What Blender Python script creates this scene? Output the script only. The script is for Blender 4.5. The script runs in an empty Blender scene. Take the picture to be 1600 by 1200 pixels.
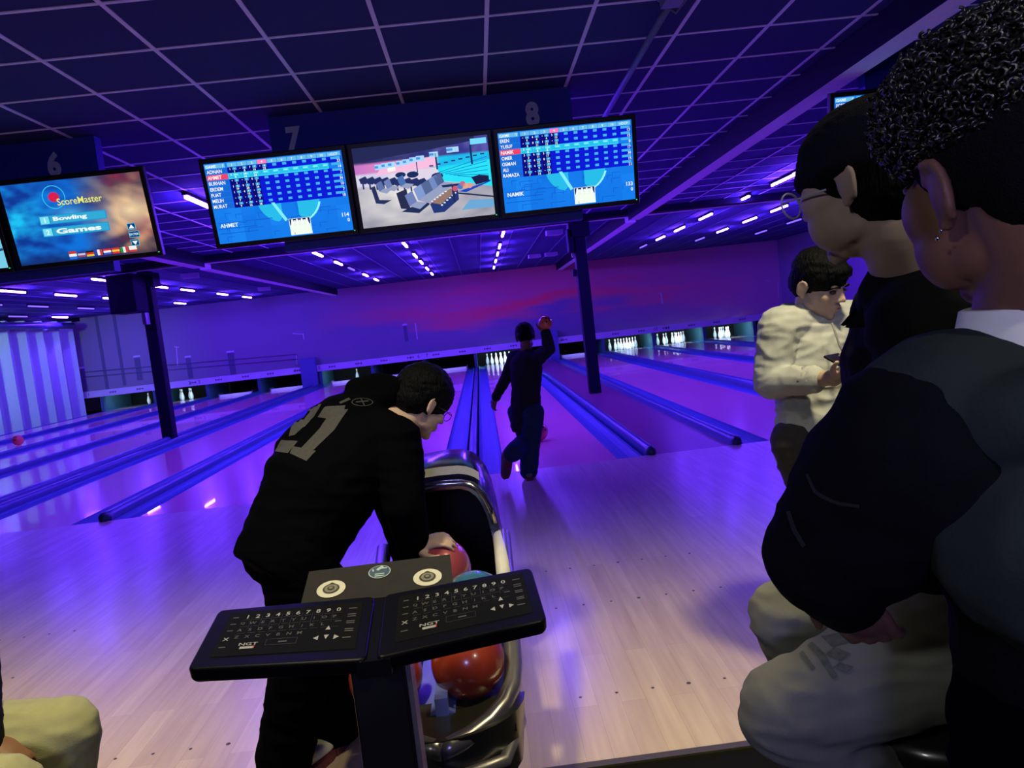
import bpy, math, random
from mathutils import Vector, Matrix, noise
V = Vector
random.seed(7)
scene = bpy.context.scene
C = scene.collection

# ------------------------------------------------------------------ camera, world, exposure
FPX, YAW, PITCH, ROLL = 1180.7, .0348, -.0832, -.1139
CAM = V((-.6192, -7.008, 1.407))
FW = V((math.sin(YAW)*math.cos(PITCH), math.cos(YAW)*math.cos(PITCH), math.sin(PITCH)))
_r0 = V((math.cos(YAW), -math.sin(YAW), 0)); _u0 = _r0.cross(FW)
RT = _r0*math.cos(ROLL) + _u0*math.sin(ROLL); UP = _u0*math.cos(ROLL) - _r0*math.sin(ROLL)
cam_data = bpy.data.cameras.new('camera'); cam = bpy.data.objects.new('camera', cam_data); C.objects.link(cam)
cam_data.sensor_width = 36; cam_data.lens = 36*FPX/1600; cam_data.clip_start = .02; cam_data.clip_end = 200
cam.matrix_world = Matrix(((RT.x, UP.x, -FW.x, CAM.x), (RT.y, UP.y, -FW.y, CAM.y), (RT.z, UP.z, -FW.z, CAM.z), (0, 0, 0, 1)))
scene.camera = cam
def P(x, y, d):                       # a point of the place seen at (x, y), d metres deep
    return CAM + (FW + RT*((x-800)/FPX) - UP*((y-600)/FPX))*d

world = bpy.data.worlds.new('hall'); scene.world = world; world.use_nodes = True
world.node_tree.nodes['Background'].inputs[0].default_value = (.25, .12, 1, 1)
world.node_tree.nodes['Background'].inputs[1].default_value = .012
scene.view_settings.view_transform = 'Standard'; scene.view_settings.look = 'None'
scene.view_settings.exposure = 0; scene.view_settings.gamma = 1
VIO = (.118, .032, 1.0)                # black-light violet
BAR_STRENGTH = 350
def lamp(name, kind, loc, energy, color, target=None, **kw):
    d = bpy.data.lights.new(name, kind); d.energy = energy; d.color = color
    for k, v in kw.items(): setattr(d, k, v)
    o = bpy.data.objects.new(name, d); C.objects.link(o); o.location = loc
    if target is not None: o.rotation_euler = (V(target)-V(loc)).to_track_quat('-Z', 'Y').to_euler()
    return o
WARM = (1, .86, .44)
for x, e in ((-3.6, 400), (-1.5, 270), (.6, 240), (2.3, 190)):            # warm downlights of the seating zone
    lamp('seating_downlight', 'SPOT', (x, -5.3, 3.03), e, WARM, (x, -4.7, 0), spot_size=math.radians(92), spot_blend=1, shadow_soft_size=.12)
lamp('bar_side_light', 'SPOT', (-2.6, -8.6, 2.7), 60, (.95, .97, .95), (.3, -5.6, 1.1), spot_size=math.radians(60), spot_blend=.8, shadow_soft_size=.15)
lamp('bar_side_light', 'SPOT', (1.3, -8.2, 2.9), 75, (1, .94, .76), (.1, -6.2, 1.5), spot_size=math.radians(60), spot_blend=.8, shadow_soft_size=.08)

lamp('unseen_fill_light', 'SPOT', (-.9, -9.3, 2.0), 145, (.40, .37, 1), (-.5, -1.5, 2.7), spot_size=math.radians(95), spot_blend=1, shadow_soft_size=.3)  # added violet fill from behind the camera, for headers, ceiling and backs
lamp('side_wall_light', 'SPOT', (-12.2, 9.5, 2.9), 330, (.62, 1, .6), (-13.6, 15.4, 1.7), spot_size=math.radians(70), spot_blend=1, shadow_soft_size=.1)

# ------------------------------------------------------------------ materials
def lin(c):
    return tuple((v/255/12.92 if v/255 <= .04045 else ((v/255+.055)/1.055)**2.4) for v in c)
MATS = {}
def mat(name, col, rough=.6, metal=0, coat=0, noise_amt=.12, nscale=30, bump=0, bscale=200, spec=.5, trans=0, sheen=0, stretch=(1, 1, 1)):
    if name in MATS: return MATS[name]
    m = bpy.data.materials.new(name); m.use_nodes = True; nt = m.node_tree; b = nt.nodes['Principled BSDF']
    b.inputs['Roughness'].default_value = rough; b.inputs['Metallic'].default_value = metal
    b.inputs['Coat Weight'].default_value = coat; b.inputs['Coat Roughness'].default_value = .12
    b.inputs['Specular IOR Level'].default_value = spec; b.inputs['Transmission Weight'].default_value = trans
    b.inputs['Sheen Weight'].default_value = sheen
    tc = nt.nodes.new('ShaderNodeTexCoord'); mp = nt.nodes.new('ShaderNodeMapping'); mp.inputs['Scale'].default_value = stretch
    nt.links.new(tc.outputs['Object'], mp.inputs[0])
    n = nt.nodes.new('ShaderNodeTexNoise'); n.inputs['Scale'].default_value = nscale; n.inputs['Detail'].default_value = 4
    nt.links.new(mp.outputs[0], n.inputs['Vector'])
    mx = nt.nodes.new('ShaderNodeMix'); mx.data_type = 'RGBA'
    mx.inputs[6].default_value = (*[c*(1-noise_amt) for c in col], 1); mx.inputs[7].default_value = (*[min(1, c*(1+noise_amt)) for c in col], 1)
    nt.links.new(n.outputs[0], mx.inputs[0]); nt.links.new(mx.outputs[2], b.inputs['Base Color'])
    if bump:
        n2 = nt.nodes.new('ShaderNodeTexNoise'); n2.inputs['Scale'].default_value = bscale; n2.inputs['Detail'].default_value = 3
        nt.links.new(mp.outputs[0], n2.inputs['Vector'])
        bp = nt.nodes.new('ShaderNodeBump'); bp.inputs['Strength'].default_value = bump; bp.inputs['Distance'].default_value = .01
        nt.links.new(n2.outputs[0], bp.inputs['Height']); nt.links.new(bp.outputs[0], b.inputs['Normal'])
    MATS[name] = m; return m
def emit(name, col, strength):
    if name in MATS: return MATS[name]
    m = bpy.data.materials.new(name); m.use_nodes = True; b = m.node_tree.nodes['Principled BSDF']
    b.inputs['Base Color'].default_value = (.02, .02, .02, 1); b.inputs['Emission Color'].default_value = (*col, 1); b.inputs['Emission Strength'].default_value = strength
    MATS[name] = m; return m
def picture_mat():                     # lit picture of a monitor: colours stored per face corner
    if 'picture' in MATS: return MATS['picture']
    m = bpy.data.materials.new('picture'); m.use_nodes = True; nt = m.node_tree; b = nt.nodes['Principled BSDF']
    a = nt.nodes.new('ShaderNodeVertexColor'); a.layer_name = 'Col'
    b.inputs['Base Color'].default_value = (.01, .01, .01, 1); b.inputs['Roughness'].default_value = .4; b.inputs['Specular IOR Level'].default_value = .1
    nt.links.new(a.outputs[0], b.inputs['Emission Color']); b.inputs['Emission Strength'].default_value = 1.0
    MATS['picture'] = m; return m
M = dict(
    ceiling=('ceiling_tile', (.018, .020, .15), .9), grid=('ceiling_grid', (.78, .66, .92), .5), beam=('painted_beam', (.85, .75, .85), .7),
    dark=('dark_panel', (.005, .005, .016), .7), pillar=('dark_steel', (.006, .005, .018), .55), plastic=('black_plastic', (.012, .012, .014), .3),
    gutter=('blue_gutter', (.05, .14, .30), .5), cap=('divider_cap', (.03, .09, .21), .35), rail=('dark_rail', (.03, .06, .13), .35),
    pit=('pit_black', (.01, .01, .014), .9), kick=('kickback', (.04, .12, .16), .6), white=('mask_board', (.6, .6, .62), .5),
    pin=('pin_white', (.85, .85, .85), .25), red=('pin_red', (.7, .02, .03), .3), chrome=('chrome', (.5, .5, .52), .16), grey=('grey_tube', (.23, .22, .24), .35),
)
def mk(k, **kw):
    n, c, r = M[k]; return mat(n, c, r, **kw)
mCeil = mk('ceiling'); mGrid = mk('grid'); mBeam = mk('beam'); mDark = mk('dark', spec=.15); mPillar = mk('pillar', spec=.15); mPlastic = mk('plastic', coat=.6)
mGutter = mk('gutter', spec=.25); mCap = mk('cap', coat=.15); mRail = mk('rail'); mPit = mk('pit'); mKick = mk('kick'); mWhite = mk('white')
mPin = mk('pin', coat=.5, noise_amt=.02); mRed = mk('red'); mChrome = mk('chrome', metal=1, noise_amt=.05); mGrey = mk('grey', metal=.6)
mPrint = mat('dark_print', (.015, .015, .05), .7); mNum = mat('sign_number', (.75, .75, .85), .6); mLane9 = None
mBlackCloth = mat('black_cotton', (.0013, .0014, .0030), .95, spec=.025, bump=.15, bscale=260)
mBlackShirt = mat('black_shirt', (.006, .0065, .009), .9, spec=.08, bump=.1, bscale=300)
mSkinDark = mat('brown_skin', (.20, .095, .06), .5, spec=.3, bump=.08, bscale=400, noise_amt=.08)
mSkin = mat('fair_skin', (.46, .33, .28), .5, spec=.3, bump=.05, bscale=400, noise_amt=.06)
mHair = mat('black_hair', (.0022, .0023, .004), .6, spec=.08, bump=.8, bscale=160, stretch=(1, 1, .25))
mCurl = mat('curly_black_hair', (.012, .012, .009), .34, spec=.9, noise_amt=.4, nscale=60)

# ------------------------------------------------------------------ mesh builder
class MB:
    def __init__(s): s.v = []; s.f = []; s.m = []; s.c = []; s.cur = 0; s.col = None
    def add(s, vs, fs):
        o = len(s.v); s.v += [V(q) for q in vs]
        for f in fs: s.f.append([i+o for i in f]); s.m.append(s.cur); s.c.append(s.col)
        return s
    def box(s, c, size, R=None):
        hx, hy, hz = [q/2 for q in size]; c = V(c); vs = []
        for x in (-hx, hx):
            for y in (-hy, hy):
                for z in (-hz, hz):
                    q = V((x, y, z)); q = (R @ q) if R else q; vs.append(c+q)
        return s.add(vs, [(0, 1, 3, 2), (4, 6, 7, 5), (0, 4, 5, 1), (2, 3, 7, 6), (0, 2, 6, 4), (1, 5, 7, 3)])
    def span(s, a, b):
        a = V(a); b = V(b); return s.box((a+b)/2, [abs(q) for q in (b-a)])
    def loft(s, rings, caps=True, closed=True):
        n = len(rings[0]); vs = [p for r in rings for p in r]; fs = []
        for i in range(len(rings)-1):
            for j in range(n if closed else n-1):
                k = (j+1) % n; fs.append((i*n+j, i*n+k, (i+1)*n+k, (i+1)*n+j))
        if caps: fs.append(tuple(range(n-1, -1, -1))); fs.append(tuple((len(rings)-1)*n+j for j in range(n)))
        return s.add(vs, fs)
    def ell(s, c, r, R=None, n=14, k=9):
        c = V(c); r = (r, r, r) if not hasattr(r, '__len__') else r; vs = []; fs = []
        def T(q): q = V(q); return c + ((R @ q) if R else q)
        vs.append(T((0, 0, r[2])))
        for i in range(1, k):
            a = math.pi*i/k
            for j in range(n):
                b = 2*math.pi*j/n; vs.append(T((r[0]*math.sin(a)*math.cos(b), r[1]*math.sin(a)*math.sin(b), r[2]*math.cos(a))))
        vs.append(T((0, 0, -r[2])))
        for j in range(n): fs.append((0, 1+j, 1+(j+1) % n)); fs.append((len(vs)-1, 1+(k-2)*n+(j+1) % n, 1+(k-2)*n+j))
        for i in range(k-2):
            for j in range(n): a = 1+i*n; fs.append((a+j, a+n+j, a+n+(j+1) % n, a+(j+1) % n))
        return s.add(vs, fs)
    def tube(s, pts, r, n=10, caps=True, loop=False):
        pts = [V(p) for p in pts]; rs = r if hasattr(r, '__len__') else [r]*len(pts); rings = []; up = None
        for i, p in enumerate(pts):
            if loop: t = pts[(i+1) % len(pts)]-pts[i-1]
            else: t = pts[min(i+1, len(pts)-1)]-pts[max(i-1, 0)]
            t.normalize()
            if up is None: up = V((0, 0, 1)) if abs(t.z) < .9 else V((1, 0, 0))
            a = t.cross(up).normalized(); up = a.cross(t).normalized()
            rings.append([p+(a*math.cos(q*2*math.pi/n)+up*math.sin(q*2*math.pi/n))*rs[i] for q in range(n)])
        if loop: rings.append(rings[0]); caps = False
        return s.loft(rings, caps)
    def chain(s, pts, n=12):                     # round cones and balls along joints (x,y,z),r
        for p, r in pts: s.ell(p, r, n=n, k=8)
        for (p, r), (q, t) in zip(pts, pts[1:]): s.tube([p, q], [r, t], n=n)
        return s
    def lathe(s, prof, c=(0, 0, 0), n=20):
        c = V(c); rings = [[c+V((r*math.cos(2*math.pi*j/n), r*math.sin(2*math.pi*j/n), z)) for j in range(n)] for r, z in prof]
        return s.loft(rings)
    def poly(s, pts, thick):                     # flat outline in XY given thickness in z
        n = len(pts); vs = [V((x, y, 0)) for x, y in pts]+[V((x, y, thick)) for x, y in pts]
        return s.add(vs, [tuple(range(n-1, -1, -1)), tuple(range(n, 2*n))]+[(i, (i+1) % n, n+(i+1) % n, n+i) for i in range(n)])
def link(name, mesh, mt, parent=None, smooth=False):
    o = bpy.data.objects.new(name, mesh); C.objects.link(o)
    for m in (mt if isinstance(mt, (list, tuple)) else [mt]): mesh.materials.append(m)
    if parent: o.parent = parent
    if smooth: mesh.polygons.foreach_set('use_smooth', [True]*len(mesh.polygons))
    return o
def obj(name, mb, mt, parent=None, smooth=False, w=False, bevel=0, sharp=None):
    off = parent.location if (w and parent) else V((0, 0, 0))
    if w and parent and parent.parent: off = off+parent.parent.location
    me = bpy.data.meshes.new(name); me.from_pydata([p-off for p in mb.v], [], mb.f)
    if any(mb.m): me.polygons.foreach_set('material_index', mb.m)
    if any(c is not None for c in mb.c):
        a = me.color_attributes.new('Col', 'FLOAT_COLOR', 'CORNER'); k = 0
        for f, c in zip(mb.f, mb.c):
            for i in range(len(f)):
                cc = c[i] if (c and hasattr(c[0], '__len__')) else (c or (1, 1, 1)); a.data[k].color = (*cc, 1); k += 1
    me.update(); o = link(name, me, mt, parent, smooth)
    if bevel:
        b = o.modifiers.new('bevel', 'BEVEL'); b.width = bevel; b.segments = 2; b.limit_method = 'ANGLE'
    if sharp: 
        try: me.set_sharp_from_angle(angle=math.radians(sharp))
        except Exception: pass
    return o
def organic(name, mb, mt, parent, voxel=.008, smooth=4, wrinkle=None, w=True, cut=None):   # one continuous remeshed surface
    off = parent.location if (w and parent) else V((0, 0, 0))
    me = bpy.data.meshes.new('tmp'); me.from_pydata([p-off for p in mb.v], [], mb.f); me.update()
    t = bpy.data.objects.new('tmp', me); C.objects.link(t)
    r = t.modifiers.new('r', 'REMESH'); r.mode = 'VOXEL'; r.voxel_size = voxel; r.use_smooth_shade = True
    s = t.modifiers.new('s', 'SMOOTH'); s.iterations = smooth; s.factor = .5
    dg = bpy.context.evaluated_depsgraph_get(); nm = bpy.data.meshes.new_from_object(t.evaluated_get(dg)); nm.name = name
    bpy.data.objects.remove(t); bpy.data.meshes.remove(me)
    if wrinkle:
        amp, fr = wrinkle
        nrm = [v.normal.copy() for v in nm.vertices]
        for v, nn in zip(nm.vertices, nrm):
            q = (v.co+off)*fr; a = noise.noise(V((q.x+.6*q.z, q.y+.5*q.z, q.z*2.2))); b = noise.noise(q*2.3+V((7, 3, 1)))
            v.co += nn*amp*((1-abs(a)*2.2)*.8+b*.5)
    if cut: cut(nm)
    nm.materials.clear()
    return link(name, nm, mt, parent, True)
def thing(name, label, cat, loc=(0, 0, 0), rz=0, group=None):
    o = bpy.data.objects.new(name, None); C.objects.link(o); o.location = loc; o.rotation_euler = (0, 0, rz); o.empty_display_size = .1
    return tag(o, label, cat, group)
def tag(o, label, cat, group=None, kind=None):
    o['label'] = label; o['category'] = cat
    if group: o['group'] = group
    if kind: o['kind'] = kind
    return o
def struct(o): o['kind'] = 'structure'; return o
def copy_tree(o, parent=None):
    c = o.copy(); C.objects.link(c)
    if parent: c.parent = parent
    for ch in list(KIDS.get(o.name, o.children)): copy_tree(ch, c)
    return c
KIDS = {}
# text turned into flat outlines, cached
_T = {}
def text_geo(s, bold=.012):
    if (s, bold) in _T: return _T[(s, bold)]
    cu = bpy.data.curves.new('t', 'FONT'); cu.body = s; cu.size = 1; cu.offset = bold; cu.resolution_u = 3
    t = bpy.data.objects.new('t', cu); C.objects.link(t); dg = bpy.context.evaluated_depsgraph_get()
    me = bpy.data.meshes.new_from_object(t.evaluated_get(dg)); vs = [v.co.copy() for v in me.vertices]; fs = [tuple(p.vertices) for p in me.polygons]
    bpy.data.objects.remove(t); bpy.data.curves.remove(cu); bpy.data.meshes.remove(me)
    x0 = min(v.x for v in vs); x1 = max(v.x for v in vs); y0 = min(v.y for v in vs); y1 = max(v.y for v in vs)
    _T[(s, bold)] = ([V(((v.x-x0), (v.y-y0), 0)) for v in vs], fs, x1-x0, y1-y0); return _T[(s, bold)]
def put_text(mb, s, fn, x, y, h, align='c', bold=.012, sx=1, zl=0):     # fn maps (x, y, z) of the flat surface to space; h = height
    vs, fs, w, hh = text_geo(s, bold); k = h/max(hh, .62)
    ox = {'c': -w*k*sx/2, 'l': 0, 'r': -w*k*sx}[align]
    yo = (h-hh*k)/2; mb.add([fn(x+ox+v.x*k*sx, y-h/2+yo+v.y*k, zl) for v in vs], fs)

# ------------------------------------------------------------------ layout of the hall
HC = 3.075; LW = .533
LX = {1: -12.2, 2: -10.5, 3: -8.8, 4: -7.12, 5: -5.11, 6: -3.41, 7: -1.70, 8: 0, 9: 2.54, 10: 4.27, 11: 5.96, 12: 7.68}
YB = 17.9                                                          # front of the masking unit

# floors
def wood_mat():
    m = bpy.data.materials.new('maple_boards'); m.use_nodes = True; nt = m.node_tree; b = nt.nodes['Principled BSDF']
    tc = nt.nodes.new('ShaderNodeTexCoord'); mp = nt.nodes.new('ShaderNodeMapping'); mp.inputs['Rotation'].default_value = (0, 0, math.pi/2)
    nt.links.new(tc.outputs['Object'], mp.inputs[0])
    br = nt.nodes.new('ShaderNodeTexBrick'); br.inputs['Scale'].default_value = 1; br.inputs['Brick Width'].default_value = 1.1; br.inputs['Row Height'].default_value = .088
    br.inputs['Mortar Size'].default_value = .0007; br.inputs['Color1'].default_value = (.56, .44, .32, 1); br.inputs['Color2'].default_value = (.65, .53, .385, 1); br.inputs['Mortar'].default_value = (.42, .32, .24, 1)
    br.offset = .37; br.offset_frequency = 2; nt.links.new(mp.outputs[0], br.inputs['Vector'])
    mp2 = nt.nodes.new('ShaderNodeMapping'); mp2.inputs['Scale'].default_value = (14, .8, 1); nt.links.new(tc.outputs['Object'], mp2.inputs[0])
    n = nt.nodes.new('ShaderNodeTexNoise'); n.inputs['Scale'].default_value = 2.2; n.inputs['Detail'].default_value = 6; nt.links.new(mp2.outputs[0], n.inputs['Vector'])
    cr = nt.nodes.new('ShaderNodeValToRGB'); cr.color_ramp.elements[0].position = .3; cr.color_ramp.elements[0].color = (.80, .76, .74, 1); cr.color_ramp.elements[1].position = .7; cr.color_ramp.elements[1].color = (1, 1, 1, 1)
    nt.links.new(n.outputs[0], cr.inputs[0])
    mx = nt.nodes.new('ShaderNodeMix'); mx.data_type = 'RGBA'; mx.blend_type = 'MULTIPLY'; mx.inputs[0].default_value = 1
    nt.links.new(br.outputs[0], mx.inputs[6]); nt.links.new(cr.outputs[0], mx.inputs[7]); nt.links.new(mx.outputs[2], b.inputs['Base Color'])
    b.inputs['Roughness'].default_value = .36; b.inputs['Coat Weight'].default_value = .15; b.inputs['Coat Roughness'].default_value = .18
    return m
mWood = wood_mat()
floor = struct(obj('floor', MB().span((-15, -4.75, -.1), (9.6, 0, 0)), mWood))
dots = MB(); mDot = mat('dark_dot', (.06, .05, .05), .6)
for k, lx in LX.items():
    if -5.5 < lx < 4:
        for yy in (-2.9, -3.45, -4.33):
            for i in range(-3, 4):
                r = .0085 if i == 0 else .006
                dots.lathe([(r, 0.0002), (r, .0012)], (lx+i*.1355, yy, 0), 10)
obj('marker_dots', dots, mDot, floor)
mCarpet = mat('dark_seating_floor', (.006, .006, .005), .9, spec=.05)
struct(obj('floor', MB().span((-15, -9.5, -.1), (9.6, -4.75, -.001)), mCarpet))
struct(obj('trim_1', MB().span((-15, -4.775, -.02), (9.6, -4.745, .006)), mat('brass_edge_strip', (.12, .11, .05), .5, metal=.6)))
mGap = mat('violet_gap_floor', (.24, .07, .13), .35, coat=.2)
struct(obj('floor', MB().span((-15, 0, -.13), (9.6, 20.5, -.09)), mat('subfloor', (.02, .02, .03), .9)))
struct(obj('floor', MB().span((LX[8]+LW+.29, .0, -.09), (LX[9]-LW-.31, YB, -.012)), mGap))
struct(obj('floor', MB().span((LX[5]-LW-.29, .0, -.09), (LX[4]+LW+.29, YB, -.012)), mCap))
# ceiling
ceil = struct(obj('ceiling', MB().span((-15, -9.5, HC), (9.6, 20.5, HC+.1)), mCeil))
g = MB(); x = -.379-.6*24
while x < 9.5: g.span((x-.012, -9.5, HC-.006), (x+.012, 6.1, HC-.0005)); x += .6
y = -2.726-.585*11
while y < 6: g.span((-15, y-.011, HC-.0055), (9.6, y+.011, HC-.0005)); y += .585
obj('grid', g, mGrid, ceil)
g = MB(); x = -.379-.6*24
while x < 9.5: g.span((x-.01, 6.4, HC-.006), (x+.01, 18, HC-.0005)); x += .6
obj('rear_grid', g, mat('rear_grid', (.16, .14, .3), .6), ceil)
# beams
b = MB().span((-15, 6.0, 2.97), (9.6, 6.22, HC)); struct(obj('trim_2', b, mDark))  # dark colour stands for the recessed shadow along the cross beam
struct(obj('trim_3', MB().span((-15, 6.22, 2.955), (9.6, 6.27, HC)), mBeam))
def long_beam(x0, x1, n):  # side faces coloured dark to stand for their shade
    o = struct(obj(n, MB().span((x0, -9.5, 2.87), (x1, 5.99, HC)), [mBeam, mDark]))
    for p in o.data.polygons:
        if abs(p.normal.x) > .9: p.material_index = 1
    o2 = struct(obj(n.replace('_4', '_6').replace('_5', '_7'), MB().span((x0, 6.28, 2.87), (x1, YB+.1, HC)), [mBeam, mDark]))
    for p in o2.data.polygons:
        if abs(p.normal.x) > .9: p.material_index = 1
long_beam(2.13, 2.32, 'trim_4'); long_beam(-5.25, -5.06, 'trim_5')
# back wall with printed mural
def mural_mat():
    m = bpy.data.materials.new('sunset_mural'); m.use_nodes = True; nt = m.node_tree; b = nt.nodes['Principled BSDF']; b.inputs['Roughness'].default_value = .6; b.inputs['Specular IOR Level'].default_value = .2
    geo = nt.nodes.new('ShaderNodeNewGeometry'); sep = nt.nodes.new('ShaderNodeSeparateXYZ'); nt.links.new(geo.outputs['Position'], sep.inputs[0])
    mp = nt.nodes.new('ShaderNodeMapping'); mp.inputs['Scale'].default_value = (.24, 1, 1.2); nt.links.new(geo.outputs['Position'], mp.inputs[0])
    n = nt.nodes.new('ShaderNodeTexNoise'); n.inputs['Scale'].default_value = 1.3; n.inputs['Detail'].default_value = 5; nt.links.new(mp.outputs[0], n.inputs['Vector'])
    def math_(op, a, b_=None, c=None):
        k = nt.nodes.new('ShaderNodeMath'); k.operation = op
        for i, q in enumerate((a, b_, c)):
            if q is None: continue
            if isinstance(q, (int, float)): k.inputs[i].default_value = q
            else: nt.links.new(q, k.inputs[i])
        return k.outputs[0]
    nz = math_('MULTIPLY', math_('SUBTRACT', n.outputs[0], .5), 2.6)
    h = math_('ADD', sep.outputs['Z'], nz)
    cr = nt.nodes.new('ShaderNodeValToRGB'); e = cr.color_ramp.elements
    nt.links.new(math_('DIVIDE', h, 3.1), cr.inputs[0])
    e[0].position = .18; e[0].color = (.17, .20, .24, 1); e[1].position = .98; e[1].color = (.62, .2, .17, 1)
    for p, c in ((.40, (.22, .22, .26, 1)), (.50, (.66, .2, .17, 1)), (.64, (.95, .12, .10, 1)), (.76, (.66, .2, .20, 1))):
        q = e.new(p); q.color = c
    # away from the middle the sky is cooler
    dx = math_('ABSOLUTE', math_('SUBTRACT', sep.outputs['X'], 1.5)); k = math_('MULTIPLY', dx, .13); k = math_('MINIMUM', k, 1.0)
    cool = nt.nodes.new('ShaderNodeMix'); cool.data_type = 'RGBA'; sd = nt.nodes.new('ShaderNodeMix'); sd.data_type = 'RGBA'; sd.inputs[6].default_value = (.24, .25, .27, 1); sd.inputs[7].default_value = (.62, .36, .40, 1); nt.links.new(math_('MINIMUM', math_('MAXIMUM', math_('MULTIPLY', math_('ADD', sep.outputs['X'], 2), .15), 0.0), 1.0), sd.inputs[0]); nt.links.new(sd.outputs[2], cool.inputs[7])
    nt.links.new(math_('POWER', k, 1.3), cool.inputs[0]); nt.links.new(cr.outputs[0], cool.inputs[6]); nt.links.new(cool.outputs[2], b.inputs['Base Color'])
    return m
wall_back = struct(obj('wall_back', MB().span((-14.2, 18.12, .66), (9.6, 18.3, HC)), mural_mat()))
pp = MB(); mPaint = mat('mural_posts', (.10, .12, .16), .7); pl = MB()
for px, py, h, w in ((150, 590, .5, .07), (232, 573, .5, .09), (308, 572, .45, .08), (372, 566, .5, .1), (636, 520, .35, .06), (128, 530, 1.6, .05), (178, 545, 1.7, .05), (204, 540, 1.6, .05)):
    d = 25.4; c = P(px, py, d); pp.span((c.x-w, 18.108, max(.68, c.z-h*.8)), (c.x+w, 18.12, c.z+h*.7))
    if h < 1: pl.span((c.x-w*1.2, 18.104, c.z+h*.7), (c.x+w*1.2, 18.118, c.z+h*.7+.06))
for a, b_ in (((462, 521), (478, 522)), ((478, 521), (479, 530)), ((650, 505), (653, 530)), ((1033, 458), (1036, 475)), ((1218, 440), (1221, 466)), ((283, 541), (290, 542)), ((286, 541), (287, 570)), ((467, 555), (468, 569)), ((1199, 438), (1206, 439)), ((1030, 458), (1034, 459))):
    A = P(*a, 25.2); B = P(*b_, 25.2); A.y = B.y = 18.112; pl.tube([A, B], .017, n=6)
A = P(112, 590, 25.3); B = P(470, 560, 25.3)
for dz in (0, .16): A.y = B.y = 18.11; pp.tube([A+V((0, 0, dz)), B+V((0, 0, dz))], .018, n=6)
obj('painted_posts', pp, mPaint, wall_back); obj('painted_lamp_posts', pl, mat('mural_highlight', (.62, .62, .62), .7), wall_back)
# left wall of folded panels
w = MB(); ys = 9.0; k = 0
prof = []
while ys < 18.1: prof.append((-13.42 if k % 2 else -13.72, ys)); ys += .62 if k % 2 else .22; k += 1
w.loft([[V((x, y, z)) for x, y in prof] for z in (-.1, 2.97)], caps=False, closed=False)
w.loft([[V((-13.9, y, z)) for x, y in prof] for z in (-.1, 3.07)], caps=False, closed=False)
struct(obj('wall_left', w, mat('pale_folding_panels', (.42, .62, .50), .7)))
struct(obj('trim_8', MB().span((-14.2, 9, 2.97), (-13.40, 18.1, HC)), mDark))
struct(obj('wall_left', MB().span((-15, -9.5, 0), (-14.9, 9, HC)), mDark)); struct(obj('wall_right', MB().span((9.6, -9.5, 0), (9.7, 20.5, HC)), mat('right_wall', (.25, .2, .3), .8)))
o = obj('duct_tube', MB().tube([(-13.2, 9.5, 2.80), (-13.2, 17.2, 2.80)], .1, 16), mCap, None, True); tag(o, 'fat blue tube running along the top of the pale folded wall at far left', 'tube'); o.data.materials[0] = mat('blue_tube', (.05, .06, .16), .4)

# ------------------------------------------------------------------ machine end: mask, columns, pits
def mask_section(name, x0, x1, nums, label):
    o = obj(name, MB().span((x0, YB, .475), (x1, YB+.03, .685)), mWhite); tag(o, label, 'sign board', 'masking boards over the pin decks')
    t = MB()
    fn = lambda x, y, z: V((x, YB-.0015, y))
    for n, xx in nums: put_text(t, str(n), fn, xx, .59, .11, bold=.0)
    lx = [l for l in LX.values() if x0 < l < x1]
    for l in lx:
        put_text(t, 'arcadia', fn, l-.42, .57, .05, bold=.01, sx=1.2) if False else None
        for dx in (-.42, .45):
            for k_ in range(5): t.span((l+dx-.11+k_*.045, YB-.002, .555+.012*(k_ % 2)), (l+dx-.08+k_*.045, YB-.0005, .60+.012*((k_+1) % 2)))
    obj('lettering', t, mPrint, o); return o
mask_section('masking_board', -13.95, -6.55, [(1, -13.4), (2, -10.9+.75), (3, -10.9+1.05), (4, -6.75)], 'pale lilac board over lanes 1 to 4, left of the left column')
mask_section('masking_board', -6.03, 1.40, [(5, -5.95), (6, -2.7), (7, -2.42), (8, 1.0)], 'pale lilac board over lanes 5 to 8, between the two columns')
mask_section('masking_board', 1.93, 9.6, [(9, 2.06), (10, 5.2), (11, 5.6), (12, 8.9)], 'pale lilac board over lanes 9 to 12, right of the right column')
mCol = mat('blue_column', (.10, .16, .30), .6)
for x0, x1, s in ((-6.54, -6.04, 'left'), (1.40, 1.92, 'right')):
    o = obj('wall_column', MB().span((x0, YB-.12, -.012), (x1, 18.1, 1.25 if s == 'x' else .95)), mCol)
    tag(o, 'square blue column stub at the end of the %s gap between lanes' % s, 'column')
struct(obj('wall_pit', MB().span((-14.2, 20.1, -.1), (9.6, 20.2, .95)), mPit)); struct(obj('ceiling_pit', MB().span((-14.2, 18.31, .9), (9.6, 20.1, .95)), mPit))
# kickback partitions
edges = sorted(set([round(LX[a]-.85, 3) for a in (2, 3, 4, 6, 7, 8, 10, 11, 12)]+[LX[1]-.85, LX[4]+.85, LX[5]-.85, LX[8]+.85, LX[9]-.85, LX[12]+.85]))
for i, e in enumerate(edges):
    o = obj('kickback_panel', MB().span((e-.045, YB+.05, -.02), (e+.045, 19.9, .66)), mKick); struct(o)

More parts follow.
